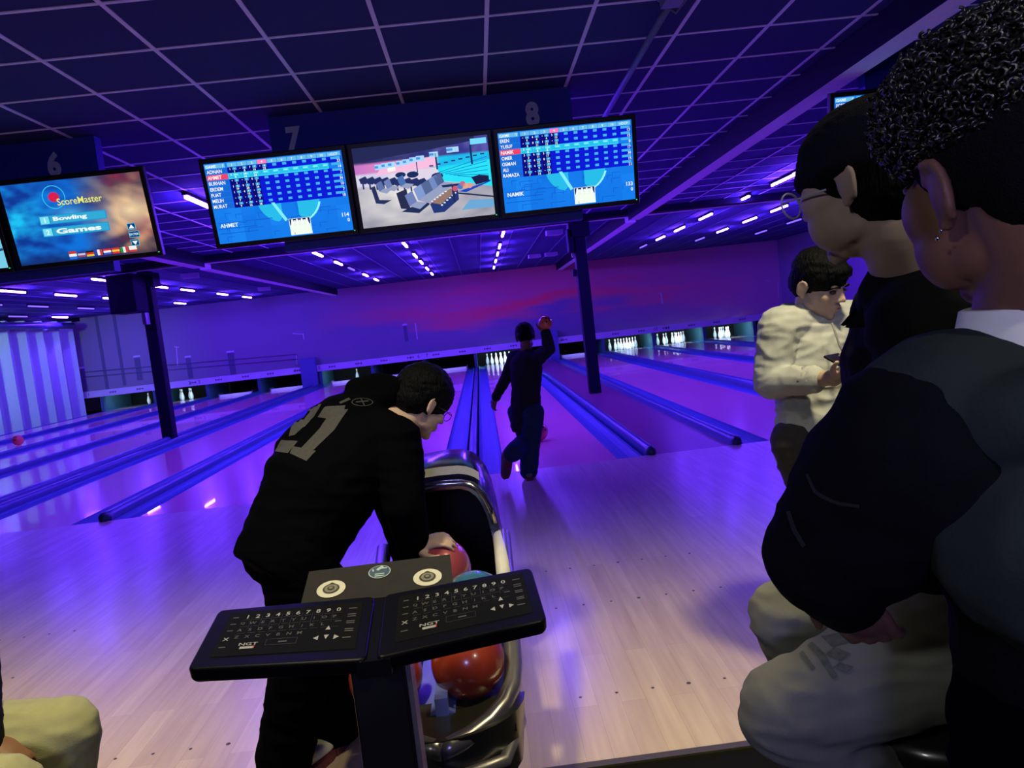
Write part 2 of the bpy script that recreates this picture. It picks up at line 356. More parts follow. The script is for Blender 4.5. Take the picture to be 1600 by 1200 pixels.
# ------------------------------------------------------------------ lanes
def lane_mat():
    m = bpy.data.materials.new('pink_lane'); m.use_nodes = True; nt = m.node_tree; b = nt.nodes['Principled BSDF']
    tc = nt.nodes.new('ShaderNodeTexCoord'); mp = nt.nodes.new('ShaderNodeMapping'); mp.inputs['Scale'].default_value = (26, .25, 1); nt.links.new(tc.outputs['Object'], mp.inputs[0])
    n = nt.nodes.new('ShaderNodeTexNoise'); n.inputs['Scale'].default_value = 1.5; nt.links.new(mp.outputs[0], n.inputs['Vector'])
    mx = nt.nodes.new('ShaderNodeMix'); mx.data_type = 'RGBA'; mx.inputs[6].default_value = (.99, .40, .46, 1); mx.inputs[7].default_value = (1, .46, .52, 1)
    nt.links.new(n.outputs[0], mx.inputs[0]); nt.links.new(mx.outputs[2], b.inputs['Base Color'])
    b.inputs['Roughness'].default_value = .2; b.inputs['Coat Weight'].default_value = .55; b.inputs['Coat Roughness'].default_value = .03
    return m
mLane = lane_mat(); mDeck = mat('pin_deck', (.45, .38, .42), .12, coat=.9)
lane = None; L_ORD = sorted(LX)
for k in L_ORD:
    side = {1: 'farthest left lane beside the pale folded wall', 2: 'second lane from the left wall, few pins left', 3: 'third lane from the left wall', 4: 'lane just left of the left steel pillar',
            5: 'lane just right of the left steel pillar, one pin left', 6: 'lane running behind the bending man, under the flame coloured monitor', 7: 'lane left of the middle divider, beyond the bending man', 8: 'lane the bowler stands on, right of the middle divider',
            9: 'first lane right of the right steel pillar, pins swept away', 10: 'second lane right of the right steel pillar, full rack of pins', 11: 'third lane right of the right steel pillar', 12: 'farthest right lane, ending behind the boy in the cream hoodie'}[k]
    t = thing('bowling_lane', 'violet lit ' + side, 'bowling lane', (LX[k], 0, 0), 0, 'bowling lanes')
    if lane is None:
        lane = t; obj('lane_bed', MB().span((-LW, 0, -.09), (LW, 18.02, -.002)), mLane, t)
        obj('pin_deck', MB().span((-LW, 18.02, -.09), (LW, 19.4, -.002)), mDeck, t)
        for sgn in (-1, 1):
            gm = MB(); N = 8
            rings = []
            for yy in (0, 19.4):
                ring = []
                for j in range(N+1):
                    a = math.pi*j/N; ring.append(V((sgn*(LW+.125)-math.cos(a)*.122, yy, -.004-math.sin(a)*.06)))
                for j in range(N, -1, -1):
                    a = math.pi*j/N; ring.append(V((sgn*(LW+.125)-math.cos(a)*.122, yy, -.016-math.sin(a)*.06)))
                rings.append(ring)
            gm.loft(rings); obj('gutter', gm, mGutter, t)
        LANE_KIDS = list(C.objects)[-4:]
    else:
        for ch in LANE_KIDS:
            c = ch.copy(); C.objects.link(c); c.parent = t
# sweep bars over empty decks
for k in (3, 4, 5, 6, 7, 9):
    o = thing('sweep_bar', {3: 'pale sweep bar at the end of the third lane from the left', 4: 'pale sweep bar at the pin end just left of the left column', 5: 'pale sweep bar at the pin end just right of the left column', 6: 'pale sweep bar behind the bending man\'s hood',
                            7: 'pale sweep bar at the end of the lane left of the middle divider', 9: 'pale sweep bar at the pin end just right of the right column'}[k], 'sweep bar', (LX[k], 18.05, 0), 0, 'sweep bars at the pin decks')
    obj('bar', MB().span((-.52, 0, 0), (.52, .03, .075)), mat('sweep_white', (.7, .75, .75), .5), o)
    obj('arm', MB().span((-.56, 0, 0), (-.53, .4, .11)), mGrey, o); obj('arm', MB().span((.53, 0, 0), (.56, .4, .11)), mGrey, o)
# dividers
def divider(x0, x1, hgt, label, nose=True, m=mCap):
    o = thing('lane_divider', label, 'lane divider', ((x0+x1)/2, 0, 0), 0, 'lane dividers')
    w = (x1-x0)/2; N = 8
    rings = [[V((math.cos(math.pi*j/N)*w, yy, -.06 if j in (0, N) else max(0, math.sin(math.pi*j/N))**.6*hgt*s)) for j in range(N+1)] for yy, s in ((.03, .6), (.07, .95), (.12, 1), (17.8, 1))]
    obj('cap', MB().loft(rings), m, o, True, sharp=50)
    if nose: obj('end_block', MB().ell((0, .03, hgt*.35), (w*1.02, .06, hgt*.72)), mRail, o, True)
    return o
divider(LX[7]+LW+.27, LX[8]-LW-.27, .022, 'flat blue divider between the two middle lanes, leading from the ball return', False)
for a, l in ((6, 'raised blue divider left of the lane behind the bending man'), (2, 'raised divider between the two lanes nearest the pale folded wall'), (3, 'raised divider between the second and third lanes from the left wall'), (4, 'raised divider between the third and fourth lanes from the left wall'), (7, 'raised divider hidden mostly behind the bending man'), (10, 'raised divider between the first two lanes right of the right pillar'), (11, 'raised divider between the second and third lanes right of the right pillar'), (12, 'raised divider before the farthest right lane')):
    divider(LX[a-1]+LW+.26, LX[a]-LW-.26, .075, l)
for x, l in ((LX[8]+LW+.28, 'round nosed blue rail on the right of the lane the bowler stands on'), (LX[9]-LW-.37, 'round nosed blue rail along the far side of the gap with the right pillar'), (LX[5]-LW-.37, 'round nosed rail right of the left pillar'), (LX[4]+LW+.27, 'round nosed rail left of the left pillar')):
    divider(x, x+.10, .08, l)
# things for the walls beside end lanes
# pins
pp = [(.0, -.060), (.026, -.060)]
def make_pin():
    t = thing('bowling_pin', 'x', 'bowling pin', (0, 0, 0))
    prof = [(.0005, .380), (.012, .379), (.022, .370), (.0255, .352), (.0255, .338), (.0228, .312), (.0228, .29), (.0248, .27), (.032, .235), (.045, .19), (.055, .15), (.0606, .115), (.059, .08), (.05, .04), (.0395, .012), (.026, 0.0), (.0005, 0)]
    KIDS['pin'] = [obj('body', MB().lathe(prof[::-1], n=14), mPin, t, True), obj('neck_stripe', MB().lathe([(.0232, .292), (.0236, .298), (.0236, .302), (.0232, .308)], n=14), mRed, t, True), obj('neck_stripe', MB().lathe([(.0262, .266), (.0258, .272), (.0252, .28)], n=14), mRed, t, True)]
    return t
PN = {1: 'head pin', 2: 'second row left pin', 3: 'second row right pin', 4: 'third row left pin', 5: 'third row middle pin', 6: 'third row right pin', 7: 'back row far left pin', 8: 'back row inner left pin', 9: 'back row inner right pin', 10: 'back row far right pin'}
pin0 = make_pin(); used = [False]
SPOTS = {1: (0, 0), 2: (-1, 1), 3: (1, 1), 4: (-2, 2), 5: (0, 2), 6: (2, 2), 7: (-3, 3), 8: (-1, 3), 9: (1, 3), 10: (3, 3)}
RACKS = {8: range(1, 11), 10: (1, 2, 3, 4, 5, 6, 7, 8, 9, 10), 11: (1, 3, 4, 5, 6, 7, 8, 9, 10), 12: (1, 2, 3, 5, 8, 9), 5: (9,), 2: (4, 7, 8, 5, 10), 1: (9,)}
PL = {8: 'white with red stripes, in the rack beyond the bowler', 10: 'white, full rack two lanes right of the right pillar', 11: 'white, in the rack three lanes right of the right pillar', 12: 'white, on the farthest right lane',
      5: 'single white pin left standing just above the bending man\'s hood', 2: 'white, one of a few beside the left pillar', 1: 'single white pin left standing on the lane nearest the pale wall'}
for k, pins in RACKS.items():
    for n in pins:
        if not used[0]: t = pin0; used[0] = True
        else:
            t = pin0.copy(); C.objects.link(t)
            for ch in KIDS['pin']: c = ch.copy(); C.objects.link(c); c.parent = t
        sx, sy = SPOTS[n]; t.location = (LX[k]+sx*.1524, 18.29+sy*.264, -.002)
        t['label'] = PL[k] if k in (1, 5) else PN[n]+', '+PL[k]; t['group'] = 'pins at the end of lane %d' % k
    lamp('pit_light', 'AREA', (LX[k], 18.02, .62 if False else .46), 20 if k in (8, 10, 11, 12) else 9, (.62, .93, 1), (LX[k], 18.9, .05), shape='RECTANGLE', size=.9, size_y=.05)
for k in (3, 4, 6, 7, 9): lamp('pit_light', 'AREA', (LX[k], 17.94, .44), 1.5, (.6, .9, 1), (LX[k], 18.0, .05), shape='RECTANGLE', size=.9, size_y=.03)

# ------------------------------------------------------------------ steel pillars, with their boxes
def pillar(x, y, label, boxes):
    t = thing('steel_pillar', label, 'pillar', (x, y, -.012))
    obj('column', MB().box((0, 0, 1.49), (.2, .2, 2.98)), mPillar, t, bevel=.012)
    obj('top_plate', MB().box((0, 0, 2.83), (.36, .3, .24)), mPillar, t, bevel=.01)
    return t
pillar(1.27, 6.12, 'dark square steel pillar in the gap right of the bowler', 0)
pillar(-6.27, 6.5, 'dark square steel pillar left, carrying a big dark box', 0)
o = thing('wall_box', 'big dark equipment box fixed to the top of the left pillar', 'box', (-6.42, 6.1, 2.25)); obj('case', MB().box((-.02, 0, .33), (.44, .5, .64)), mDark, o, bevel=.02); obj('bracket', MB().box((.16, .14, -.1), (.06, .16, .2)), mGrey, o)
o = thing('wall_box', 'small dark speaker box on the left side of the right pillar', 'box', (1.11, 6.12, 2.45)); obj('case', MB().box((0, -.02, .2), (.1, .26, .4)), mDark, o, bevel=.02); obj('bracket', MB().box((.03, 0, -.03), (.04, .06, .1)), mGrey, o)
o = thing('junction_box', 'pale bracket box low on the left side of the right pillar', 'box', (1.13, 6.12, 2.1)); obj('case', MB().box((0, 0, 0), (.06, .1, .12)), mPillar, o)
for q in ((296, 433), (412, 453), (863, 366), (859, 399), (833, 402)):
    p = P(*q, 1); d = (p-CAM); s = (3.0-CAM.z)/d.z; p = CAM+d*s
    o = thing('ceiling_fixture', {296: 'pale wedge fixture under the ceiling right of the left pillar', 412: 'pale fixture under the ceiling near the far left end', 863: 'nearer pale fixture under the ceiling left of the right pillar', 859: 'farther pale fixture left of the right pillar', 833: 'small pale fixture at the far end of the ceiling'}[q[0]], 'ceiling fixture', (p.x, p.y, 2.98), .4)
    obj('body', MB().poly([(-.17, -.1), (.17, -.13), (.2, .12), (-.1, .1)], .09), mat('pale_fixture', (.45, .38, .55), .6), o)

# ------------------------------------------------------------------ black-light bars
rows = {.027: (5.18, 7.21, 9.45, 11.25, 13.24, 15.5), -1.8: (5.18, 7.21, 9.45, 11.2, 13.26, 15.3), -3.41: (1.3, 3.2, 5.16, 7.2, 9.26, 10.9, 13.1, 15.2), -5.22: (5.0, 7.0, 9.2, 10.9, 13.08, 15.1), -7.5: (5.77, 7.57, 10.1, 11.7, 14.2, 16.4),
        -9.3: (7.78, 9.65, 11.66, 13.8, 15.85), -11.0: (7.9, 9.8, 11.6, 13.8, 15.9), -12.9: (11.9, 13.98, 16.04), 4.13: (4.28, 6.08, 8.11, 10.08, 11.87, 13.85), 5.63: (5.9, 8.12, 9.77, 11.67, 13.57), 7.3: (7.3, 9.3, 11.34, 13.5)}
DIM = {(-11.0, 11.6), (-11.0, 13.8), (-11.0, 7.9), (-11.0, 9.8), (4.13, 13.85), (5.63, 13.57), (7.3, 11.34), (7.3, 13.5), (-3.41, 10.9), (-12.9, 13.98), (-9.3, 13.8)}
mBar = emit('lit_tube', VIO, BAR_STRENGTH); mBarDim = emit('dim_tube', (.12, .06, 1), 3.0)
mBarSide = emit('near_row_tube', VIO, BAR_STRENGTH)
RN = {.027: 'row over the bowler', -1.8: 'row below the middle monitor', -3.41: 'row between the two left monitors', -5.22: 'row right of the left pillar', -7.5: 'row just left of the left pillar', -9.3: 'second row left of the left pillar', -11.0: 'third row left of the left pillar', -12.9: 'row above the pale folded wall', 4.13: 'first row right of the right pillar', 5.63: 'second row right of the right pillar', 7.3: 'third row right of the right pillar'}
first = {}; ORD = ('nearest', 'second nearest', 'third nearest', 'fourth nearest', 'fifth nearest', 'sixth nearest', 'seventh nearest', 'farthest')
for x, ys in rows.items():
    for y in ys:
        dim = (x, y) in DIM; key = dim
        if key not in first:
            t = thing('light_bar', 'x', 'light', (x, y, 3.02)); h = obj('housing', MB().box((0, 0, .03), (.06, .86, .03)), mDark, t)
            d = obj('tube', MB().box((0, 0, 0), (.04, .80, .03)), mBarDim if dim else mBar, t, bevel=.006); first[key] = (t, h, d)
        else:
            f = first[key]; t = f[0].copy(); C.objects.link(t); t.location = (x, y, 3.02)
            for ch in f[1:]: c = ch.copy(); C.objects.link(c); c.parent = t
        t['label'] = ORD[list(ys).index(y)]+(' bar, dim violet, in the ' if dim else ' bar, glowing violet, in the ') + RN[x]; t['group'] = ('dim bars, ' if dim else 'light bars, ')+RN[x]
# unseen bars added for their light above the foul line, behind the monitors
for x in (-5.2, -1.8, .03, 4.1):
    for y in (2.0, 3.4):
        if x in (4.1, -5.2) and y < 3: continue
        f = first[False]; t = f[0].copy(); C.objects.link(t); t.location = (x, y, 3.02); t['label'] = ('nearer' if y < 3 else 'farther')+' added ceiling light bar behind the monitors, '+{-5.2: 'left of monitor with ADNAN', -1.8: 'below the middle monitor', .03: 'below the monitor with EREN', 4.1: 'right of the monitor with EREN'}[x]; t['group'] = 'added light bars near the foul line'
        for ch in f[1:]: c = ch.copy(); C.objects.link(c); c.parent = t
for y in (.6,):  # added violet fill lamps near the foul line, no fixture modelled
    lamp('violet_fill', 'AREA', (-3.3, y, 3.0), 20, VIO, (-3.3, y, 0), shape='RECTANGLE', size=.8, size_y=.06)
    lamp('violet_fill', 'AREA', (3.6, y, 3.0), 40, VIO, (3.6, y, 0), shape='RECTANGLE', size=.8, size_y=.06)
# conduit
o = thing('conduit', 'thin blue conduit hanging under the ceiling tiles above the right monitor', 'pipe', (.6, -3.0, 2.97)); obj('pipe', MB().tube([(-.02, -.1, 0), (0, 2.3, 0)], .02, 8), mat('conduit_paint', (.12, .14, .35), .5), o, True)
obj('clamp', MB().box((-.03, -.02, 0), (.10, .16, .07)).tube([(-.08, .1, .04), (.03, .16, -.02), (.08, .05, .03)], .012), mat('clamp', (.15, .15, .3), .5), o)

# ------------------------------------------------------------------ overhead headers and monitors
SY = -1.5
def header(x0, x1, nums, label):
    t = thing('header_panel', label, 'sign', ((x0+x1)/2, SY+.1, 2.72), 0, 'lane number headers')
    obj('board', MB().span((x0, SY+.20, 2.10), (x1, SY+.30, HC-.003)), mat('header_navy', (.018, .03, .40), .6), t, w=True)
    for n, xx in nums:
        nb = MB(); put_text(nb, str(n), lambda x, y, z: V((x, SY+.198, y)), xx, 2.90, .18, bold=.05, sx=.85)
        obj('number', nb, mNum, t, w=True)
header(-1.97, .25, [(7, -1.80), (8, -.045)], 'dark board with the numbers 7 and 8 over the middle monitors')
header(-5.45, -3.22, [(6, -3.53), (5, -5.2)], 'dark board with the number 6 over the flame coloured monitor')
header(2.47, 4.7, [(9, 2.72), (10, 4.4)], 'dark board with the number 9, half hidden by curly hair')
mBezel = mat('monitor_bezel', (.008, .008, .012), .4)
SW, SH = .958, .553; TILT = math.radians(12)
def monitor(cx, label, painter, led=True):
    t = thing('monitor', label, 'monitor', (cx, SY, 2.455), 0, 'overhead monitors'); t.rotation_euler = (TILT, 0, 0)
    b = MB().box((0, .035, 0), (SW+.065, .05, SH+.07)); obj('bezel', b, mBezel, t, bevel=.006)
    s = MB(); fn = lambda u, v, z: V(((u-.5)*SW, .009-z*.0012, (.5-v)*SH))
    painter(s, fn); obj('screen', s, picture_mat(), t)
    obj('bracket', MB().box((0, .125, .03), (.2, .13, .12)), mDark, t)
    if led: obj('power_light', MB().box((SW/2+.008, .007, -SH/2-.005), (.008, .004, .005)), emit('green_led', (.05, .9, .3), 1.2), t)
    return t
def q(s, fn, u0, v0, u1, v1, col, z): s.col = lin(col); s.add([fn(u0, v1, z), fn(u1, v1, z), fn(u1, v0, z), fn(u0, v0, z)], [(0, 1, 2, 3)])
def pg(s, fn, pts, col, z): s.col = lin(col); s.add([fn(u, v, z) for u, v in pts], [tuple(range(len(pts)))])
def tx(s, fn, st, u, v, h, col, z, align='l', bold=.02, sx=1):
    s.col = lin(col); put_text(s, st, lambda x, y, zz: fn(x, v-(y-v)*1.0, z), u, v, h, align, bold, sx*SH/SW)
def scoreboard(names, hot, data, tot, who, sc):
    def paint(s, fn):
        n = 10
        for i in range(n):
            for j in range(6):
                a = .5+.5*noise.noise(V((i*.6, j*.8, len(who)))); q(s, fn, i/n, j/6, (i+1)/n, (j+1)/6, (12+int(18*a), 110+int(30*a), 225+int(25*a)), 0)
        # circuit traces
        for k in range(26):
            u = random.uniform(.02, .95); v = random.uniform(.6, .97); L = random.uniform(.03, .12); q(s, fn, u, v, min(.99, u+L), v+.006, (12, 92, 205), .5); q(s, fn, u, v, u+.004, min(.98, v+.06), (12, 92, 205), .5)
        # globe halves
        for sg, c0 in ((-1, .50), (1, .62)):
            pts = [(c0+sg*0.0, .56)]+[(c0+sg*.17*math.cos(a), .50+.30*math.sin(a)) for a in [x*math.pi/16 for x in range(1, 8)]]+[(c0, .74)]
            pg(s, fn, pts if sg > 0 else pts[::-1], (40, 190, 235), .8)
        for sg, c0 in ((-1, .56), (1, .62)):
            for k in range(7):
                a = (.12+.06*k)*math.pi/1.2; a2 = a+.2
                r0, r1 = .165, .18
                if sg > 0: pg(s, fn, [(c0+r0*math.cos(a), .5+.31*math.sin(a)), (c0+r1*math.cos(a), .5+.33*math.sin(a)), (c0+r1*math.cos(a2), .5+.33*math.sin(a2)), (c0+r0*math.cos(a2), .5+.31*math.sin(a2))], (150, 250, 255), 1.2)
        pg(s, fn, [(.43, .55), (.455, .55), (.53, .78), (.51, .8)], (130, 240, 255), 1.2)
        q(s, fn, .005, .012, .15, .062, (110, 190, 235), 1); tx(s, fn, 'GAME', .012, .038, .036, (235, 250, 255), 2); tx(s, fn, '1', .135, .038, .036, (235, 250, 255), 2)
        F0, FWD = .165, .0725
        for i in range(10):
            q(s, fn, F0+i*FWD+.002, .012, F0+(i+1)*FWD-.002, .062, (255, 130, 190) if i == 3 else (105, 190, 235), 1); tx(s, fn, str(i+1), F0+(i+.5)*FWD, .038, .032, (215, 240, 255), 2, 'c')
        q(s, fn, .893, .012, .99, .062, (105, 190, 235), 1); tx(s, fn, 'HDCP', .94, .038, .03, (215, 240, 255), 2, 'c')
        R0, RH = .066, .0715
        for i, nm in enumerate(names):
            y0 = R0+i*RH; y1 = y0+RH; hotr = i == hot
            q(s, fn, .005, y0+.003, .158, y1-.003, (240, 70, 110) if hotr else (22, 105, 215), 1.5); tx(s, fn, nm, .012, (y0+y1)/2, .045, (245, 250, 255), 3, sx=.85)
            q(s, fn, F0-.004, y0, .893, y1, (60, 225, 250) if hotr else (10, 25, 215), 1)
            if not hotr: q(s, fn, .893, y0, .99, y1, (10, 25, 215), 1)
            for j in range(10):
                x0 = F0+j*FWD; done = j < len(data[i])
                if hotr:
                    q(s, fn, x0+.002, y0+.006, x0+FWD-.002, y1-.01, (40, 190, 235), 1.5); q(s, fn, x0+.035, y0+.012, x0+FWD-.004, y1*.5+y0*.5, (120, 240, 255), 2)
                else:
                    if done: q(s, fn, x0+.002, y0, x0+FWD-.002, y1, (8, 10, 120), 1.5)
                    q(s, fn, x0+.036, y0+.006, x0+FWD-.008, y0+.036, (70, 180, 240), 2)
                if done:
                    a, b_, c = data[i][j]; tx(s, fn, a, x0+.018, y0+.022, .026, (245, 250, 255), 3, 'c'); tx(s, fn, b_, x0+.05, y0+.02, .022, (245, 250, 255), 3, 'c'); tx(s, fn, c, x0+.048, y0+.055, .028, (240, 255, 255), 3, 'c')
            q(s, fn, .915, y0+.004, .985, y0+.034, (70, 180, 240), 2)
            tx(s, fn, tot[i], .985, y0+.052, .034, (240, 255, 255), 3, 'r')
        tx(s, fn, who, .03, .775, .05, (240, 250, 255), 3); q(s, fn, .015, .735, .42, .745, (20, 100, 210), 1); q(s, fn, .015, .81, .30, .818, (12, 90, 200), 1); q(s, fn, .015, .87, .30, .878, (12, 90, 200), 1)
        tx(s, fn, sc, .985, .795, .05, (240, 250, 255), 3, 'r'); tx(s, fn, '0', .985, .865, .045, (240, 250, 255), 3, 'r')
        q(s, fn, .535, .775, .695, .985, (215, 245, 250), 2); q(s, fn, .54, .78, .69, .86, (10, 20, 90), 2.3)
        for k in range(4):                       # little standing pins
            u = .56+k*.036
            pg(s, fn, [(u-.006, .785), (u+.006, .785), (u+.010, .83), (u+.017, .87), (u-.017, .87), (u-.010, .83)], (250, 255, 250), 3)
        for k in range(3): u = .578+k*.036; pg(s, fn, [(u-.007, .80), (u+.007, .80), (u+.012, .85), (u+.02, .93), (u-.02, .93), (u-.012, .85)], (235, 250, 240), 3.3)
        pg(s, fn, [(.548, .87), (.68, .87), (.695, .985), (.535, .985)], (245, 255, 240), 3.6)
        tx(s, fn, '1', .565, .965, .03, (40, 60, 120), 4, 'c')
    return paint
D = lambda *a: [tuple(x.split(',')) for x in a]
names7 = ['ADNAN', 'AHMET', 'BURHAN', 'ERDEM', 'FUAT', 'MELIH', 'MURAT']
data7 = [D('1,-,1', '-,5,8', '7,1,14', '-,8,22'), D('9,-,9', '-,6,14', '-,-,14'), D('-,1,1', '-,-,1', '6,-,7'), D('1,9,19', '9,1,28', '7,1,36'), D('1,-,1', '4,5,10', '-,-,10'), D('-,7,7', '-,-,7', '-,-,7'), D('9,-,9', '-,9,16', '-,-,18')]
names8 = ['EREN', 'YUSUF', 'NAMIK', 'OMER', 'OSMAN', 'ALI', 'RAMAZA']
data8 = [D('-,-,0', '4,-,4', '-,-,4', '5,4,13'), D('-,-,0', '8,3,11', '1,3,15', '-,-,15'), D('8,-,8', '-,-,8', '-,-,8'), D('3,-,3', '6,2,11', '3,3,17'), D('9,1,16', '6,-,22', '8,-,30'), D('-,3,3', '6,-,9', '-,7,15'), D('7,-,7', '-,7,14', '-,7,21')]
monitor(-1.915, 'overhead monitor with the scoreboard that starts with ADNAN', scoreboard(names7, 1, data7, ['22', '14', '7', '36', '10', '7', '18'], 'AHMET', '114'))
monitor(.148, 'overhead monitor with the scoreboard that starts with EREN', scoreboard(names8, 2, data8, ['13', '15', '8', '17', '30', '15', '21'], 'NAMIK', '133'))
monitor(2.585, 'far right overhead monitor mostly hidden behind the beanie', scoreboard(['ECRIN', 'DENIZ', 'KEREM'], 1, [D('1,-,1'), D('2,-,2'), D('3,-,3')], ['9', '8', '7'], 'ECRIN', '41'))
def hall_view(s, fn):
    def g2(u0, v0, u1, v1, c, z=1): q(s, fn, u0, v0, u1, v1, c, z)
    n, m = 48, 32
    def hc(u, v):
        a = noise.noise(V((u*7, v*9, 2)))*.5+.5; b_ = noise.noise(V((u*22, v*26, 5)))*.5+.5
        if v < .19: c = (25+50*a*b_*2+25*u, 30+45*a*b_*2+20*u, 85+70*a*b_+60*u)
        elif v < .33: c = (170+70*(1-abs(u-.3)*2), 120+80*u, 200) if u < .62 else (30, 160+60*a, 240)
        elif v < .50: c = (190+50*a, 195+35*a, 235) if u < .55 else (30, 205+40*a, 245)
        else: k_ = max(0, 1-math.hypot((u-.35)*1.8, (v-.62)*2.2)); c = (130+55*a+70*k_+15*b_, 132+50*a+68*k_+12*b_, 160+35*a+50*k_)
        return lin([max(0, min(255, x)) for x in c])
    for i in range(n):
        for j in range(m):
            u0, v0, u1, v1 = i/n, j/m, (i+1)/n, (j+1)/m; s.col = [hc(u0, v1), hc(u1, v1), hc(u1, v0), hc(u0, v0)]
            s.add([fn(u0, v1, 0), fn(u1, v1, 0), fn(u1, v0, 0), fn(u0, v0, 0)], [(0, 1, 2, 3)])
    pg(s, fn, [(.0, .18), (.55, .11), (.9, .05), (.9, .0), (0, 0)], (35, 40, 85), .5)
    pg(s, fn, [(.2, .25), (.6, .19), (.6, .32), (.15, .36)], (250, 190, 225), .8); pg(s, fn, [(.24, .22), (.3, .22), (.3, .32), (.24, .33)], (255, 250, 240), 1)
    pg(s, fn, [(.33, .36), (.60, .33), (.62, .42), (.50, .52), (.36, .52)], (225, 215, 235), .9)
    pg(s, fn, [(.60, .42), (.72, .36), (1, .30), (1, .64), (.86, .58), (.60, .50)], (40, 230, 250), 1)
    for k in range(6): pg(s, fn, [(.6+.03*k, .40+.012*k), (.98, .26+.055*k), (.98, .268+.055*k), (.6+.03*k, .408+.012*k)], (20, 120, 200), 1.5)
    for u, v, w in ((.15, .26, .05), (.2, .25, .05), (.25, .245, .05), (.31, .24, .05), (.36, .23, .05), (.41, .215, .05), (.46, .205, .06), (.56, .175, .065), (.69, .14, .09)):
        g2(u, v-.035, u+w, v+.03, (170, 220, 255), 2); g2(u, v-.02, u+w*.5, v+.01, (80, 150, 230), 2.5)
    g2(.87, .03, .99, .10, (120, 220, 255), 2); g2(.86, .10, .875, .34, (20, 50, 110), 2); g2(.60, .16, .612, .36, (20, 50, 110), 2); g2(.455, .24, .462, .37, (30, 50, 110), 2)
    for k in range(8): g2(.55+k*.055, .30-.012*k, .58+k*.055, .318-.012*k, (20, 60, 110), 2)
    # rows of dark consoles and seats
    for k in range(9):
        u = .02+k*.05; v = .38+.012*k
        pg(s, fn, [(u, v), (u+.05+k*.004, v-.03), (u+.07+k*.004, v+.02), (u+.05, v+.07), (u+.01, v+.06)], (35, 48, 100), 2); g2(u+.02, v+.04, u+.032, v+.13, (45, 55, 110), 2)
    for u, v, r in ((.33, .38, .04), (.42, .39, .045), (.60, .44, .045)):
        pg(s, fn, [(u+r*math.cos(a), v+r*.9*math.sin(a)) for a in [x*math.pi/5 for x in range(10)]], (25, 45, 95), 3)
    def seat(u, v, k, c=(110, 130, 185)):
        pg(s, fn, [(u, v), (u+.06*k, v-.05*k), (u+.085*k, v+.09*k), (u+.025*k, v+.14*k)], c, 4); pg(s, fn, [(u+.025*k, v+.14*k), (u+.085*k, v+.09*k), (u+.16*k, v+.12*k), (u+.10*k, v+.19*k)], (150, 160, 195), 4)
    for a in ((.14, .46, .7, (95, 115, 170)), (.20, .44, .7), (.30, .42, .75, (75, 115, 180)), (.34, .64, 1), (.41, .57, 1.05, (130, 155, 210)), (.47, .52, 1, (85, 105, 150)), (.53, .47, 1, (115, 140, 195)), (.57, .44, .9, (80, 100, 150))): seat(*a)
    pg(s, fn, [(.28, .60), (.36, .56), (.37, .82), (.30, .80)], (40, 45, 80), 3.5); pg(s, fn, [(.30, .84), (.36, .80), (.50, .75), (.52, .78), (.43, .88)], (30, 45, 90), 3.4)
    pg(s, fn, [(.10, .50), (.13, .48), (.15, .66), (.24, .68), (.18, .72), (.12, .70)], (40, 50, 95), 3.5)
    pg(s, fn, [(.52, .78), (.68, .62), (.74, .64), (.74, .76), (.62, .90), (.54, .90)], (35, 55, 120), 4.5); pg(s, fn, [(.52, .76), (.68, .615), (.74, .63), (.60, .80)], (150, 120, 110), 5)
    for k in range(6): g2(.53+.022*k, .74-.021*k, .545+.022*k, .757-.021*k, (225, 235, 245), 5.5); g2(.60+.022*k, .80-.027*k, .615+.022*k, .817-.027*k, (225, 235, 245), 5.5)
    pg(s, fn, [(.62, .56), (.80, .56), (.80, .59), (.63, .59)], (25, 40, 90), 6); g2(.695, .56, .715, .79, (30, 45, 95), 6)
    for u, v, c in ((.72, .62, (200, 90, 120)), (.76, .60, (70, 120, 200)), (.80, .60, (230, 170, 140)), (.78, .57, (190, 110, 140)), (.83, .60, (220, 160, 150))):
        pg(s, fn, [(u+.022*math.cos(a), v+.036*math.sin(a)) for a in [x*math.pi/5 for x in range(10)]], c, 6.5)
    pg(s, fn, [(.74, .66), (.95, .58), (.99, .55), (.99, .575), (.80, .68)], (30, 70, 190), 6); pg(s, fn, [(.85, .50), (.91, .48), (.98, .50), (.98, .57), (.88, .60)], (25, 30, 75), 6.2)
    pg(s, fn, [(.62, .63), (1, .76), (1, .78), (.62, .65)], (30, 45, 80), 3.4); pg(s, fn, [(.82, .78), (1, .8), (1, .9), (.75, .9)], (110, 170, 215), 3)
monitor(-.884, 'middle overhead monitor showing a view of the seating area', hall_view)
